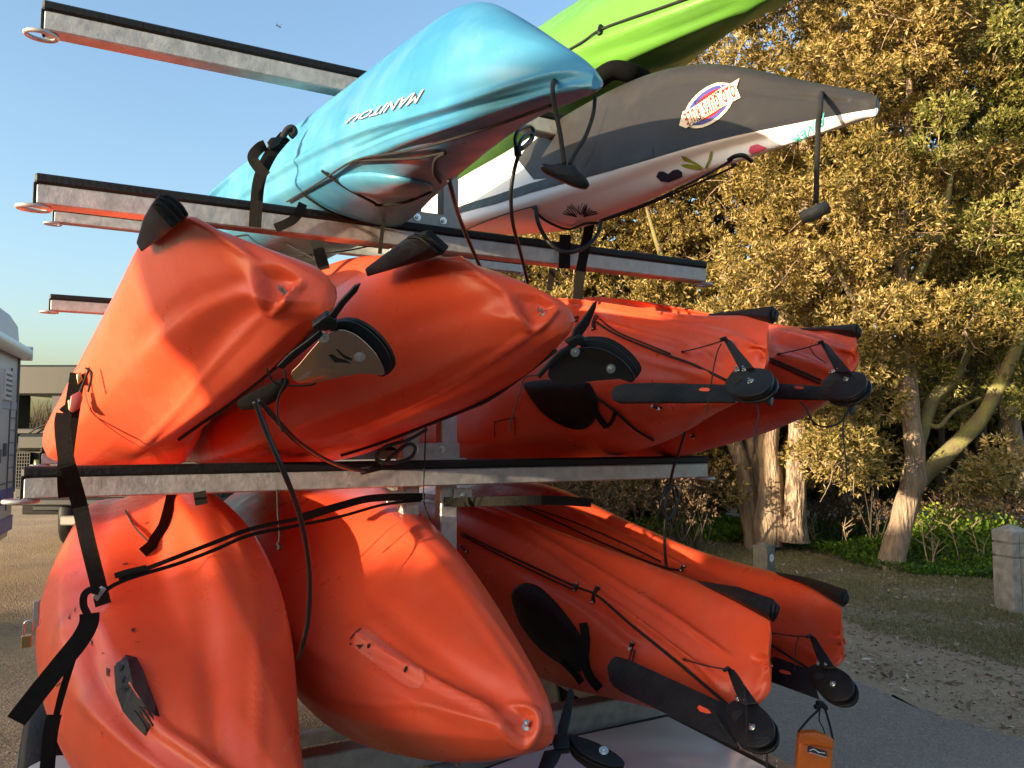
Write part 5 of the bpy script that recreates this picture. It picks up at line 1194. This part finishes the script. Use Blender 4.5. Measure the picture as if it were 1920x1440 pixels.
limb(t2,[(1330,700,Y2),(1290,600,Y2-.3),(1240,480,Y2-.4),(1210,380,Y2-.4)],[.06,.05,.04,.02],M['bark_moss'])
limb(t2,[(1470,560,Y2-.1),(1500,470,Y2-.3),(1540,380,Y2-.4),(1550,300,Y2-.5)],[.07,.055,.04,.02],M['bark_moss'])
limb(t2,[(1500,600,Y2-.1),(1460,500,Y2-.3),(1400,470,Y2-.6),(1340,470,Y2-.8)],[.06,.05,.04,.02],M['bark_moss'])
Y3=10.2
t3=tree('pine_tree','straight pine trunk with flaky reddish bark beside the leaning grey trunks',tuple(DY(1490,1012,Y3)))
limb(t3,[(1490,1016,Y3),(1490,985,Y3),(1491,930,Y3),(1494,860,Y3),(1497,790,Y3),(1500,700,Y3),(1506,560,Y3),(1510,380,Y3),(1512,150,Y3)],[.21,.15,.135,.13,.125,.12,.11,.1,.08],M['bark_pine'],'trunk',.07,18)
t4=tree('oak_tree','slender lit trunk standing back in the gap between pine and forked oak',tuple(DY(1585,990,12.5)))
limb(t4,[(1583,992,12.5),(1586,930,12.5),(1590,870,12.5),(1592,800,12.5),(1600,650,12.5),(1620,450,12.5)],[.11,.1,.1,.09,.08,.05],M['bark'],'trunk')
t5=tree('oak_tree','leaning dim trunk at the right edge of the wood behind the mossy limb',tuple(DY(1925,960,12)))
limb(t5,[(1925,965,12),(1910,860,12),(1895,780,12),(1880,700,12),(1880,560,12)],[.14,.12,.13,.12,.08],M['bark'],'trunk')
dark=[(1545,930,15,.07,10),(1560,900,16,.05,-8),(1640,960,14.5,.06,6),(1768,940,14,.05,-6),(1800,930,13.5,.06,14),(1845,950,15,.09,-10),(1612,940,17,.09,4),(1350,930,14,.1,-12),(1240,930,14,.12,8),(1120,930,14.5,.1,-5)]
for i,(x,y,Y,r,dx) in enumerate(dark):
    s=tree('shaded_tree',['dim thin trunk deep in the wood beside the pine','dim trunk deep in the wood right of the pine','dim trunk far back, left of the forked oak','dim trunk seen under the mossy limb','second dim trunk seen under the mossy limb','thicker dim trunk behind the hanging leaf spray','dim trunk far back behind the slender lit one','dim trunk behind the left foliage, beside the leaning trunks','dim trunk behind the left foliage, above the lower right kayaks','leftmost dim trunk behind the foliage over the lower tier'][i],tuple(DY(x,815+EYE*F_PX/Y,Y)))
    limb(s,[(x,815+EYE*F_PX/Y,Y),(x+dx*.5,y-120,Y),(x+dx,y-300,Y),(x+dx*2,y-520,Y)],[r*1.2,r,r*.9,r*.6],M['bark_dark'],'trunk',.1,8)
# sprays of foliage
rn=random.Random(21)
front=[];left=[];right=[]
def openarea(x,y):
    if y>640 and 1470<x<1620 and y<760: return rn.random()<.35
    if 1330<x<=1395 and y>760: return True
    if x>1395 and y>690:
        if 1500<x<1650 and 770<y<905: return rn.random()<.25
        if x>1790 and 880<y<965: return rn.random()<.2
        if 1620<x<1700 and 700<y<860: return rn.random()<.55
        if x>1700 and 680<y<760: return rn.random()<.5
        return True
    if x>1560 and y>600: return rn.random()<.35
    return False
for y in range(-190,900,54):
    for x in range(905,2080,54):
        X=x+rn.uniform(-34,34); Y=y+rn.uniform(-34,34)
        if openarea(X,Y): continue
        if X<1330-(.0 if Y>200 else (200-Y)*.0) and Y<100: continue
        d=rn.uniform(8.3,10.6)
        if X<1350: d=rn.uniform(9.8,11.6)
        R=rn.uniform(.24,.46)
        b=(DY(X,Y,d),R)
        if X<1400: left.append(b)
        elif X>1700 and rn.random()<(X-1680)/240 : right.append(b)
        else: front.append(b)
for (x,y,d,R) in [(1560,830,8.6,.25),(1600,800,8.5,.25),(1630,845,8.7,.22),(1655,760,8.6,.25),(1590,870,8.5,.18),(1640,890,8.4,.16),(1830,905,8.2,.22),(1880,890,8.2,.28),(1850,935,8.2,.15),(1900,850,8.3,.25),(1800,925,8.3,.14),(1815,880,8.2,.18),(1640,700,8.7,.3),(1540,790,8.7,.2)]: front.append((DY(x,y,d),R))
def crown(par,blobs,per,m,bias,l=.068,w=.022,tw=True):
    p,d=crown_pts(blobs,per); p2,d2=rosettes(p,d,7)
    cl=np.sin(p2[:,0]*2.1+p2[:,2]*1.7)*.5+np.sin(p2[:,0]*.9-p2[:,2]*2.6+1)*.5
    tint=np.clip(bias+.16*cl+RNG.normal(size=len(p2))*.3,0,1)
    leaves('crown',p2,d2,l,w,m,par,tint)
    if tw:
        mb=MB()
        for c,R in blobs:
            for _ in range(5):
                a=rdir(1,.1)[0]; s=np.asarray(c)-np.array([0,-.15,.1]); e=s+a*R*1.0; mid=(s+e)/2+rdir(1)[0]*R*.15
                V,Fc=tubeg([s,mid,e],[.010,.007,.003],4,2); mb.add(V,Fc)
        tag(mb.build('twigs',M['bark'],par,True),kind='stuff')
    return len(p2)
nn=0
bx=np.array([proj(b[0])[0] for b in front])
f1=[b for b,x in zip(front,bx) if x>=1545]; f2=[b for b,x in zip(front,bx) if x<1545]
nn+=crown(t1,f1,520,M['leaf_gold'],.56); nn+=crown(t3,f2,520,M['leaf_gold'],.58)
nn+=crown(t5,right,520,M['leaf_green'],.58)
nn+=crown(t2,left,480,M['leaf_gold'],.6)
# inner and far foliage that closes the wood
back=[]
for y in range(-150,960,80):
    for x in range(930,2150,80):
        X=x+rn.uniform(-50,50); Y=y+rn.uniform(-50,50)
        if (X<1500 and Y<130) or (X>1390 and Y>660): continue
        back.append((DY(X,Y,rn.uniform(11.8,14.5)),rn.uniform(.6,.95)))
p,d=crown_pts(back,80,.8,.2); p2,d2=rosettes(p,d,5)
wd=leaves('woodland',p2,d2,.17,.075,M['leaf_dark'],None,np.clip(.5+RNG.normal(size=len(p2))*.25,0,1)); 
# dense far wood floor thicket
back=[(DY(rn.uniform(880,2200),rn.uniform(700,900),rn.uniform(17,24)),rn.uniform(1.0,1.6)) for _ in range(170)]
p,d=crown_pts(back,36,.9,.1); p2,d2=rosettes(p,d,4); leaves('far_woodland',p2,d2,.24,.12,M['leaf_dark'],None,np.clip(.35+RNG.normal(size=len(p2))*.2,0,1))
# brown dry shrubs low on the left of the wood and between trunks
sh=[(1040,935,9.6,.42),(1110,925,9.5,.45),(1180,915,9.6,.48),(1250,925,9.6,.45),(1300,915,9.9,.4),(1150,960,9.4,.3),(1300,955,9.5,.3),(1280,880,10.2,.4),(1060,900,10,.4)]
def shrub(label,items,bias,m):
    c=np.mean([DY(x,y,Y) for x,y,Y,R in items],0); c[2]=0
    s=thing('shrub',label,'shrub',c); p,d=crown_pts([(DY(x,y,Y),R) for x,y,Y,R in items],300,.8,.3); p2,d2=rosettes(p,d,5)
    leaves('foliage',p2,d2,.05,.024,m,s,np.clip(bias+RNG.normal(size=len(p2))*.25,0,1))
    mb=MB()
    for x,y,Y,R in items:
        for _ in range(9):
            e=DY(x,y,Y)+rdir(1,.1)[0]*R; b=np.array([DY(x,y,Y)[0]+rn.uniform(-.1,.1),DY(x,y,Y)[1],0.]); V,Fc=tubeg([b,(b+e)/2+rdir(1)[0]*.08,e],[.012,.009,.004],4,3); mb.add(V,Fc)
    tag(mb.build('stems',M['bark_dark'],s,True),kind='stuff'); return s
shrub('dry brown shrub at the foot of the wood above the lower right kayaks',sh,.5,M['leaf_brown'])
shrub('dry brown undergrowth between the pine and the forked oak',[(1540,940,11.5,.35),(1600,955,11.2,.35),(1640,960,10.6,.3),(1560,965,10.9,.25)],.3,M['leaf_brown'])
shrub('dim brown undergrowth right of the forked oak',[(1740,960,11,.4),(1800,965,11,.4),(1860,960,11.5,.4),(1780,930,12,.4),(1900,950,11.5,.5)],.25,M['leaf_brown'])
# bright ground cover
def cover(name,poly,n,hmax,l=.055,w=.045,bias=.5,hi=()):
    xs=[p[0] for p in poly];ys=[p[1] for p in poly]; q=np.array(poly,float); out=[];h=[]
    while len(out)<n:
        a=np.stack([RNG.uniform(min(xs),max(xs),4000),RNG.uniform(min(ys),max(ys),4000)],1); ins=np.zeros(len(a),bool)
        for i in range(len(q)):
            A,B=q[i],q[(i+1)%len(q)]; ins^=((A[1]>a[:,1])!=(B[1]>a[:,1]))&(a[:,0]<(B[0]-A[0])*(a[:,1]-A[1])/((B[1]-A[1])+1e-9)+A[0])
        out+=list(a[ins])
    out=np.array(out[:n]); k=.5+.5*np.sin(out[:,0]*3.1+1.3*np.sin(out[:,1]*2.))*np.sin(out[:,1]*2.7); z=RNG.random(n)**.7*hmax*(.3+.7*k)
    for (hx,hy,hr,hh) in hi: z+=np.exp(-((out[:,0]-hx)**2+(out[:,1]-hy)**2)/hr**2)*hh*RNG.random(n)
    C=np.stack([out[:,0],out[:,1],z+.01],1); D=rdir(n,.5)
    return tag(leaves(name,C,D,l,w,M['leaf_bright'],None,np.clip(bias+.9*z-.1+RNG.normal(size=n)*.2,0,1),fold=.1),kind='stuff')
def W(x,y,Y): p=DY(x,y,Y); return (p[0],p[1])
hi=[(*GZ(1735,1050)[:2],.5,.42),(*GZ(1800,1050)[:2],.6,.5),(*GZ(1870,1040)[:2],.5,.42),(*GZ(1610,1000)[:2],.35,.4)]
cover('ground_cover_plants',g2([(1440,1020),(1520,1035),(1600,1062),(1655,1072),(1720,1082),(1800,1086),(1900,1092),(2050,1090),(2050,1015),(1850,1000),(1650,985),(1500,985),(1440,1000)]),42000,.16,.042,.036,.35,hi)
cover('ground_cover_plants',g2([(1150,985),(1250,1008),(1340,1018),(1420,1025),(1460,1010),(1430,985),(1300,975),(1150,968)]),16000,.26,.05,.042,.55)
# dead stalks standing in the cover
M['stalk']=mat('pale_dry_stalk',(.36,.26,.14),.9)
for lab,(x0,y0,n_) in {'pale dry branching stalks in the bright ground plants right of the oak':(1790,1068,7),'few dry stalks beside the foot of the slender trunk':(1570,1030,4),'dry leaning stalks right behind the forked oak':(1745,1025,6)}.items():
    b0=GZ(x0,y0); s=thing('dry_plant',lab,'plant',b0); mb=MB()
    for i in range(n_):
        b=b0+np.array([rn.uniform(-.35,.35),rn.uniform(-.2,.3),0]); hgt=rn.uniform(.3,.62); tp=b+np.array([rn.uniform(-.12,.12),0,hgt])
        V,Fc=tubeg([b,(b+tp)/2+rdir(1)[0]*.02,tp],[.009,.007,.004],5,3); mb.add(V,Fc)
        for _ in range(5):
            u=rn.uniform(.45,1); c=b+(tp-b)*u; e=c+np.array([rn.uniform(-.16,.16),rn.uniform(-.1,.1),rn.uniform(.06,.16)])
            V,Fc=tubeg([c,(c+e)/2,e],[.005,.004,.0025],4,2); mb.add(V,Fc)
    tag(mb.build('stems',M['stalk'],s,True),kind='stuff')
# grass and litter on the verge
vg=g2([(1040,1040),(1150,1060),(1300,1085),(1450,1130),(1560,1150),(1640,1190),(1750,1215),(1912,1255),(2100,1300),(2100,1090),(1900,1090),(1720,1082),(1600,1062),(1440,1020),(1250,1005),(1040,985)])
def scatter(poly,n,dens=None):
    xs=[p[0] for p in poly];ys=[p[1] for p in poly]; q=np.array(poly,float); out=np.zeros((0,2))
    while len(out)<n:
        a=np.stack([RNG.uniform(min(xs),max(xs),9000),RNG.uniform(min(ys),max(ys),9000)],1); ins=np.zeros(len(a),bool)
        for i in range(len(q)):
            A,B=q[i],q[(i+1)%len(q)]; ins^=((A[1]>a[:,1])!=(B[1]>a[:,1]))&(a[:,0]<(B[0]-A[0])*(a[:,1]-A[1])/((B[1]-A[1])+1e-9)+A[0])
        if dens is not None: ins&=RNG.random(len(a))<dens(a)
        out=np.concatenate([out,a[ins]])
    return out[:n]
dn=lambda a:np.clip(.5+.5*np.sin(a[:,0]*2.3+np.sin(a[:,1]*1.9)*1.4)*np.sin(a[:,1]*3.1+a[:,0]*.7)+.15,0.05,1)
M['grass']=leafmat('short_dull_grass',(.13,.13,.055),(.25,.22,.09),(.38,.31,.15),(.5,.42,.25))
g=scatter(vg,70000,dn); n=len(g); C=np.stack([g[:,0],g[:,1],np.full(n,.002)],1); D=rdir(n,.6); D[:,2]=np.abs(D[:,2])+.15; D/=np.linalg.norm(D,axis=1,keepdims=True)
tag(leaves('grass',C,D,.045,.006,M['grass'],None,np.clip(.4+RNG.normal(size=n)*.25,0,1)),kind='stuff')
M['litter']=leafmat('fallen_leaves',(.2,.13,.08),(.34,.26,.17),(.6,.52,.4),(.8,.75,.65),trans=.05)
sg=g2([(1300,1130),(1450,1190),(1585,1255),(1700,1310),(1920,1385),(2050,1440),(2150,1090),(1440,1020),(1100,1000)])
g=scatter(sg,3000); n=len(g); C=np.stack([g[:,0],g[:,1],np.full(n,.008)],1); D=rdir(n); D[:,2]=np.abs(D[:,2])*.25+.02; D/=np.linalg.norm(D,axis=1,keepdims=True)
tint=np.clip(.35+RNG.normal(size=n)*.25,0,1); tag(leaves('fallen_leaves',C,D,.05,.022,M['litter'],None,tint,jl=.5),kind='stuff')
g=scatter(sg,3800); n=len(g); C=np.stack([g[:,0],g[:,1],np.full(n,.006)],1); D=rdir(n); D[:,2]=np.abs(D[:,2])*.2; D/=np.linalg.norm(D,axis=1,keepdims=True)
tag(leaves('leaf_crumbs',C,D,.028,.010,M['leaf_brown'],None,np.clip(.3+RNG.normal(size=n)*.2,0,1),jl=.5),kind='stuff')
# ------------------------------------------------------------------ wooden posts
M['wood']=mat('weathered_grey_timber',(.46,.39,.30),.85,color2=(.25,.21,.16),scale=9,detail=7,bump=.9,bscale=50,bdist=.006)
M['woodd']=mat('dark_weathered_timber',(.22,.19,.14),.9,color2=(.11,.10,.07),scale=9,detail=7,bump=.6,bscale=40)
def wpost(label,px,py,w,h,rot,m,grooves=True,disc=False,peak=.055,rails=False):
    b=GZ(px,py); r=thing('wooden_post',label,'post',b)
    a=math.radians(rot); u=np.array([math.cos(a),math.sin(a),0])*w/2; v=np.array([-math.sin(a),math.cos(a),0])*w/2
    def seg(z0,z1,k=1.0,k2=None,name='timber'):
        k2=k if k2 is None else k2; V=[b+ZA*z0+(sx*u+sy*v)*k for sx,sy in((-1,-1),(1,-1),(1,1),(-1,1))]+[b+ZA*z1+(sx*u+sy*v)*k2 for sx,sy in((-1,-1),(1,-1),(1,1),(-1,1))]
        return V,[(0,3,2,1),(4,5,6,7),(0,1,5,4),(1,2,6,5),(2,3,7,6),(3,0,4,7)]
    def bld(name,V,F):
        o=fixn(mk(name,V,F,m,r,False)); bb=o.modifiers.new('bevel','BEVEL'); bb.width=.006; bb.segments=2; return o
    if grooves:
        bld('shaft',*seg(-.05,h-.30)); bld('groove',*seg(h-.30,h-.285,.9)); bld('collar',*seg(h-.285,h-.175)); bld('groove',*seg(h-.175,h-.16,.9)); bld('collar',*seg(h-.16,h-peak))
    else: bld('shaft',*seg(-.05,h-peak))
    V=[b+ZA*(h-peak)+(sx*u+sy*v) for sx,sy in((-1,-1),(1,-1),(1,1),(-1,1))]+[b+ZA*h]
    bld('pyramid_top',V,[(0,3,2,1),(0,1,4),(1,2,4),(2,3,4),(3,0,4)])
    # drying crack
    f=b-v*1.0+u*(-.25); mb=MB(); q=[f+ZA*z+u*rn.uniform(-.04,.04)-norm(v)*.0012 for z in np.linspace(.06,h-.08,9)]
    for i in range(8): mb.add([q[i]-u*.018,q[i]+u*.018,q[i+1]+u*.018,q[i+1]-u*.018],[(0,1,2,3)])
    mb.build('crack',M['hole'],r,False)
    if disc:
        c=b+u*.45*0+v*-1.0*0+ZA*(h-.155)+u*1.0; nrm=norm(u); V,Fc=discg(c+nrm*.001,nrm,.042,.004,24); d=mk('white_disc',V,Fc,M['white'],r,False)
        V,Fc=discg(c+nrm*.005,nrm,.005,.002,10); mk('screw',V,Fc,M['steel'],d,False)
    if rails:
        for z in (h-.235,.26):
            s=b+norm(u)*w*.5+ZA*z; V,Fc=tubeg([s,s+norm(u)*.9],.028,14,1); mk('rail',V,Fc,M['rubber'],r)
    return r
wpost('big weathered grey oak post with pyramid top and black rails at the right edge',1903,1147,.22,.79,12,M['wood'],True,False,.06,True)
wpost('second grey post cut off by the right edge, below the black rails',1962,1215,.19,.66,12,M['wood'],False)
wpost('small dark wooden post with a round white disc, behind the lower right kayaks',1434,1098,.165,.455,-48,M['woodd'],False,True,.03)
wpost('little pale post top just showing above the lower right kayaks',1160,1030,.13,.28,10,M['wood'],False,False,.02)
# ------------------------------------------------------------------ camper van at the left edge
M['camper']=mat('cream_grp_panel',(.56,.50,.50),.45,var=.08,scale=2)
M['trim']=mat('grey_trim',(.12,.11,.12),.5); M['stripe']=mat('violet_blue_vinyl',(.10,.09,.28),.4); M['alu']=mat('awning_white',(.72,.70,.68),.35)
M['winglass']=mat('dark_window',(.03,.035,.04),.08)
va=np.array([-4.35,5.2,0]); vb=np.array([-6.17,9.3,0]); vd=norm(vb-va); vn=np.array([vd[1],-vd[0],0]) # vn faces right
cv=thing('camper_van','cream camper van with rolled white awning and violet stripes at the left edge','camper van',(va+vb)/2-vn*1.1)
Lh=np.linalg.norm(vb-va)
prof=[(0,.42),(Lh-.22,.36),(Lh-.02,.62),(Lh,.9),(Lh,2.75),(Lh-.12,2.95),(Lh-.6,3.02),(0,3.05)]
A=[va+vd*s+ZA*z for s,z in prof]; B=[q-vn*2.2 for q in A]
prism('body',A,B,M['camper'],cv,.03)
tube('awning',[va+ZA*2.62+vn*.06,vb+vd*.03+ZA*2.62+vn*.06],.085,M['alu'],cv,16)
box('awning_cap',vb+vd*.05+ZA*2.62+vn*.06,vd*.015,vn*.08,ZA*.09,M['alu'],cv,.01)
def panel(name,s0,s1,z0,z1,m,off=.012,par=None):
    c=va+vd*(s0+s1)/2+ZA*(z0+z1)/2+vn*off/2; return box(name,c,vd*(s1-s0)/2,vn*off/2,ZA*(z1-z0)/2,m,par or cv,.004)
dr=panel('door',Lh-2.1,Lh-1.0,.75,2.35,M['camper'],.03); panel('door_window',Lh-1.9,Lh-1.2,1.6,2.15,M['winglass'],.04,dr); panel('door_handle',Lh-1.16,Lh-1.08,1.28,1.44,M['trim'],.06,dr)
panel('door_gap',Lh-1.0,Lh-.97,.75,2.35,M['trim'],.02); v_=panel('fridge_vent',Lh-.86,Lh-.5,2.0,2.35,M['alu'],.03)
for k in range(5): panel('louvre',Lh-.83,Lh-.53,2.04+k*.06,2.065+k*.06,M['trim'],.036,v_)
panel('lock',Lh-.7,Lh-.62,1.35,1.5,M['trim'],.03); panel('panel_seam',Lh-.42,Lh-.405,.7,2.4,M['trim'],.014); panel('belt_seam',.1,Lh-.02,1.02,1.035,M['trim'],.016)
panel('stripe',Lh-1.4,Lh-.0,.78,.96,M['stripe'],.010); panel('stripe',Lh-.9,Lh,.44,.62,M['stripe'],.010); panel('corner_strip',Lh-.04,Lh+.01,.9,2.75,M['trim'],.02)
panel('light_stripe',Lh-2,Lh,1.9,2.0,mat('pale_blue_vinyl',(.35,.40,.5),.4),.008)
for zz in (1.2,1.35,1.5,1.65,1.8): panel('rib_seam',Lh-.38,Lh-.05,zz,zz+.008,M['trim'],.013)
# ------------------------------------------------------------------ olive truck behind
M['olive']=mat('olive_drab_paint',(.010,.012,.007),.6,var=.15,scale=3); M['olived']=mat('dark_olive_paint',(.012,.012,.009),.6)
tk=thing('truck','olive green army truck with square cab, seen between the camper van and the kayaks','truck',DY(150,1000,11.2)*np.array([1,1,0]))
def bk(name,x0,y0,x1,y1,Y,dep,m,par=None,bev=.015):
    a=DY(x0,y1,Y);b=DY(x1,y0,Y); c=(a+b)/2+np.array([0,dep/2,0]); return box(name,c,np.array([(b[0]-a[0])/2,0,0]),np.array([0,dep/2,0]),ZA*abs(b[2]-a[2])/2,m,par or tk,bev)
YT=11.2
bk('roof_beam',30,684,420,741,YT,2.2,M['olive'],None,.03)
bk('pillar',380,741,420,830,YT,.3,M['olive']); bk('pillar',28,741,34,830,YT,.3,M['olive'])
bk('mirror',95,741,135,778,YT-.15,.08,M['olived'])
bk('windscreen_rail',30,803,420,814,YT,.25,M['olived'])
bk('bonnet',30,814,420,845,YT-.5,.9,M['olive'],None,.04); bk('front_panel',28,845,420,934,YT-.4,.8,M['olived'])
gr=bk('grille',24,848,56,916,YT-.45,.04,M['hole'],None,.002)
for k in range(7): bk('grille_bar',25+k*4.8,848,26.4+k*4.8,916,YT-.48,.02,M['olive'],gr,.001)
for k in range(11): bk('grille_bar',24,849+k*6.4,56,850.4+k*6.4,YT-.485,.02,M['olive'],gr,.001)
bk('bumper',20,936,420,948,YT-.9,.25,M['olived']); bk('chassis',40,944,400,965,YT-.3,3.5,M['hole']); bk('axle',60,948,120,958,YT-.5,.2,M['rubber'])
bk('mudguard',112,968,160,985,YT-.6,.5,mat('pale_olive_paint',(.25,.23,.2),.5))
pl=bk('number_plate',54,874,118,884,YT-.55,.02,M['black'],None,.002)
mb=MB(); oo=DY(86,879,YT-.562)
for poly in text_polys('EK JE',[(78,884),(117,884),(117,874.5),(78,874.5)],bold=.03): mb.add([DY(x,y,YT-.575) for x,y in poly],[tuple(range(len(poly)))])
mb.build('plate_lettering',M['white'],pl,False)
tube('lamp_post',[DY(69,880,YT-.8),DY(70,862,YT-.8)],.04,M['brass'],tk,10)
tube('wiper',[DY(55,812,YT-.05),DY(75,800,YT-.05),DY(98,793,YT-.05)],.012,M['rubber'],tk,6)
def truckwheel(px,py,Y,r):
    c=DY(px,py,Y); c[2]=r; V=[];n=28; prof=[(.0,.13),(.5,.13),(.55,.10),(.9,.13),(1,.09),(1,-.09),(.9,-.13),(0,-.13)]; rot=math.radians(20)
    ax=np.array([math.cos(rot),math.sin(rot),0]); ay=np.array([-math.sin(rot),math.cos(rot),0])
    for k in range(n):
        a=2*math.pi*k/n
        for q,o in prof: V.append(c-ax*o+(ay*math.cos(a)+ZA*math.sin(a))*max(q*r,.001))
    m=len(prof); Fc=[(k*m+i,k*m+i+1,((k+1)%n)*m+i+1,((k+1)%n)*m+i) for k in range(n) for i in range(m-1)]
    return fixn(mk('wheel',V,Fc,M['rubber'],tk))
truckwheel(138,980,YT-.1,.43); truckwheel(330,980,YT-.1,.43)
# hedge bushes seen through the cab
bs=thing('bare_bush','bare winter bushes far off, seen through the windscreen of the truck','bush',DY(75,800,40)*np.array([1,1,0]))
mb=MB()
for k in range(60):
    b=DY(40+rn.random()*100,812,40); b[2]=0
    for q in range(4):
        e=b+np.array([rn.uniform(-.9,.9),0,rn.uniform(1.8,3.6)]); V,Fc=tubeg([b,(b+e)/2+rdir(1)[0]*.2,e],[.03,.02,.008],4,2); mb.add(V,Fc)
tag(mb.build('stems',M['bark_dark'],bs,True),kind='stuff')
# tiny dragonfly against the sky
dg=thing('insect','tiny dark dragonfly flying in the blue sky above the left bars','insect',DY(522,50,3.2))
tube('body',[DY(518,47,3.2),DY(527,52,3.2)],[.003,.0015],M['black'],dg,6,2); tube('wing',[DY(521,48,3.2),DY(519,43,3.2)],.0008,M['black'],dg,4,2); tube('wing',[DY(522,50,3.2),DY(529,46,3.25)],.0008,M['black'],dg,4,2)
# ------------------------------------------------------------------ unseen blockers added behind the camera to shape the shade
def behind(name,label,cat,x0,x1,y,dep,h,m,z0=0.0):
    t=thing(name,label,cat,((x0+x1)/2,y-dep/2,0))
    return t
M['shade_hedge']=leafmat('shade_hedge_leaves',(.02,.03,.01),(.035,.05,.015),(.06,.07,.02))
hd=thing('shade_hedge','long leafy shade blocker added unseen behind the camera','shade_hedge',(-8,-4,0))  # added out of view, stepped in height to set the shadow edge
for hx0,hx1,hh in ((-40,-19,2.05),(-19,-12.6,2.98),(-12.6,8.5,SHADE_HEDGE_H)):
    box('shade_hedge_core',((hx0+hx1)/2,-4.4,hh/2-.02),np.array([(hx1-hx0)/2,0,0]),np.array([0,.35,0]),ZA*(hh/2-.02),M['earth'],hd,.02)
    n=int(900*(hx1-hx0)); C=np.stack([RNG.uniform(hx0,hx1,n),-4.05+RNG.normal(size=n)*.03,RNG.uniform(0,hh,n)],1); k=n//2; C[:k,1]=RNG.uniform(-4.8,-4.0,k); C[:k,2]=hh+RNG.normal(size=k)*.012
    leaves('shade_hedge_leaves',C,rdir(n,.2),.07,.04,M['shade_hedge'],hd,RNG.random(n))
pv=thing('shade_van','white van shape added unseen behind the camera to cast shade','van',((SHADE_VAN0+SHADE_VAN1)/2,-3.6,0))  # added out of view, sized to keep the middle tier in shade
w=SHADE_VAN1-SHADE_VAN0
A=[(SHADE_VAN0,.35),(SHADE_VAN1,.35),(SHADE_VAN1,SHADE_VAN_H-.12),(SHADE_VAN1-.1,SHADE_VAN_H),(SHADE_VAN0+.1,SHADE_VAN_H),(SHADE_VAN0,SHADE_VAN_H-.12)]
prism('body',[np.array([x,-2.9,z]) for x,z in A],[np.array([x,-3.75,z]) for x,z in A],M['camper'],pv,.03)
for x in (SHADE_VAN0+.35,SHADE_VAN1-.35): 
    V,Fc=discg(np.array([x,-2.88,.34]),np.array([0,-1.,0]),.33,.2,24); mk('wheel',V,Fc,M['rubber'],pv,False)
box('window',(SHADE_VAN0+w/2,-2.885,1.9),np.array([w*.35,0,0]),np.array([0,.01,0]),ZA*.3,M['winglass'],pv,.005)
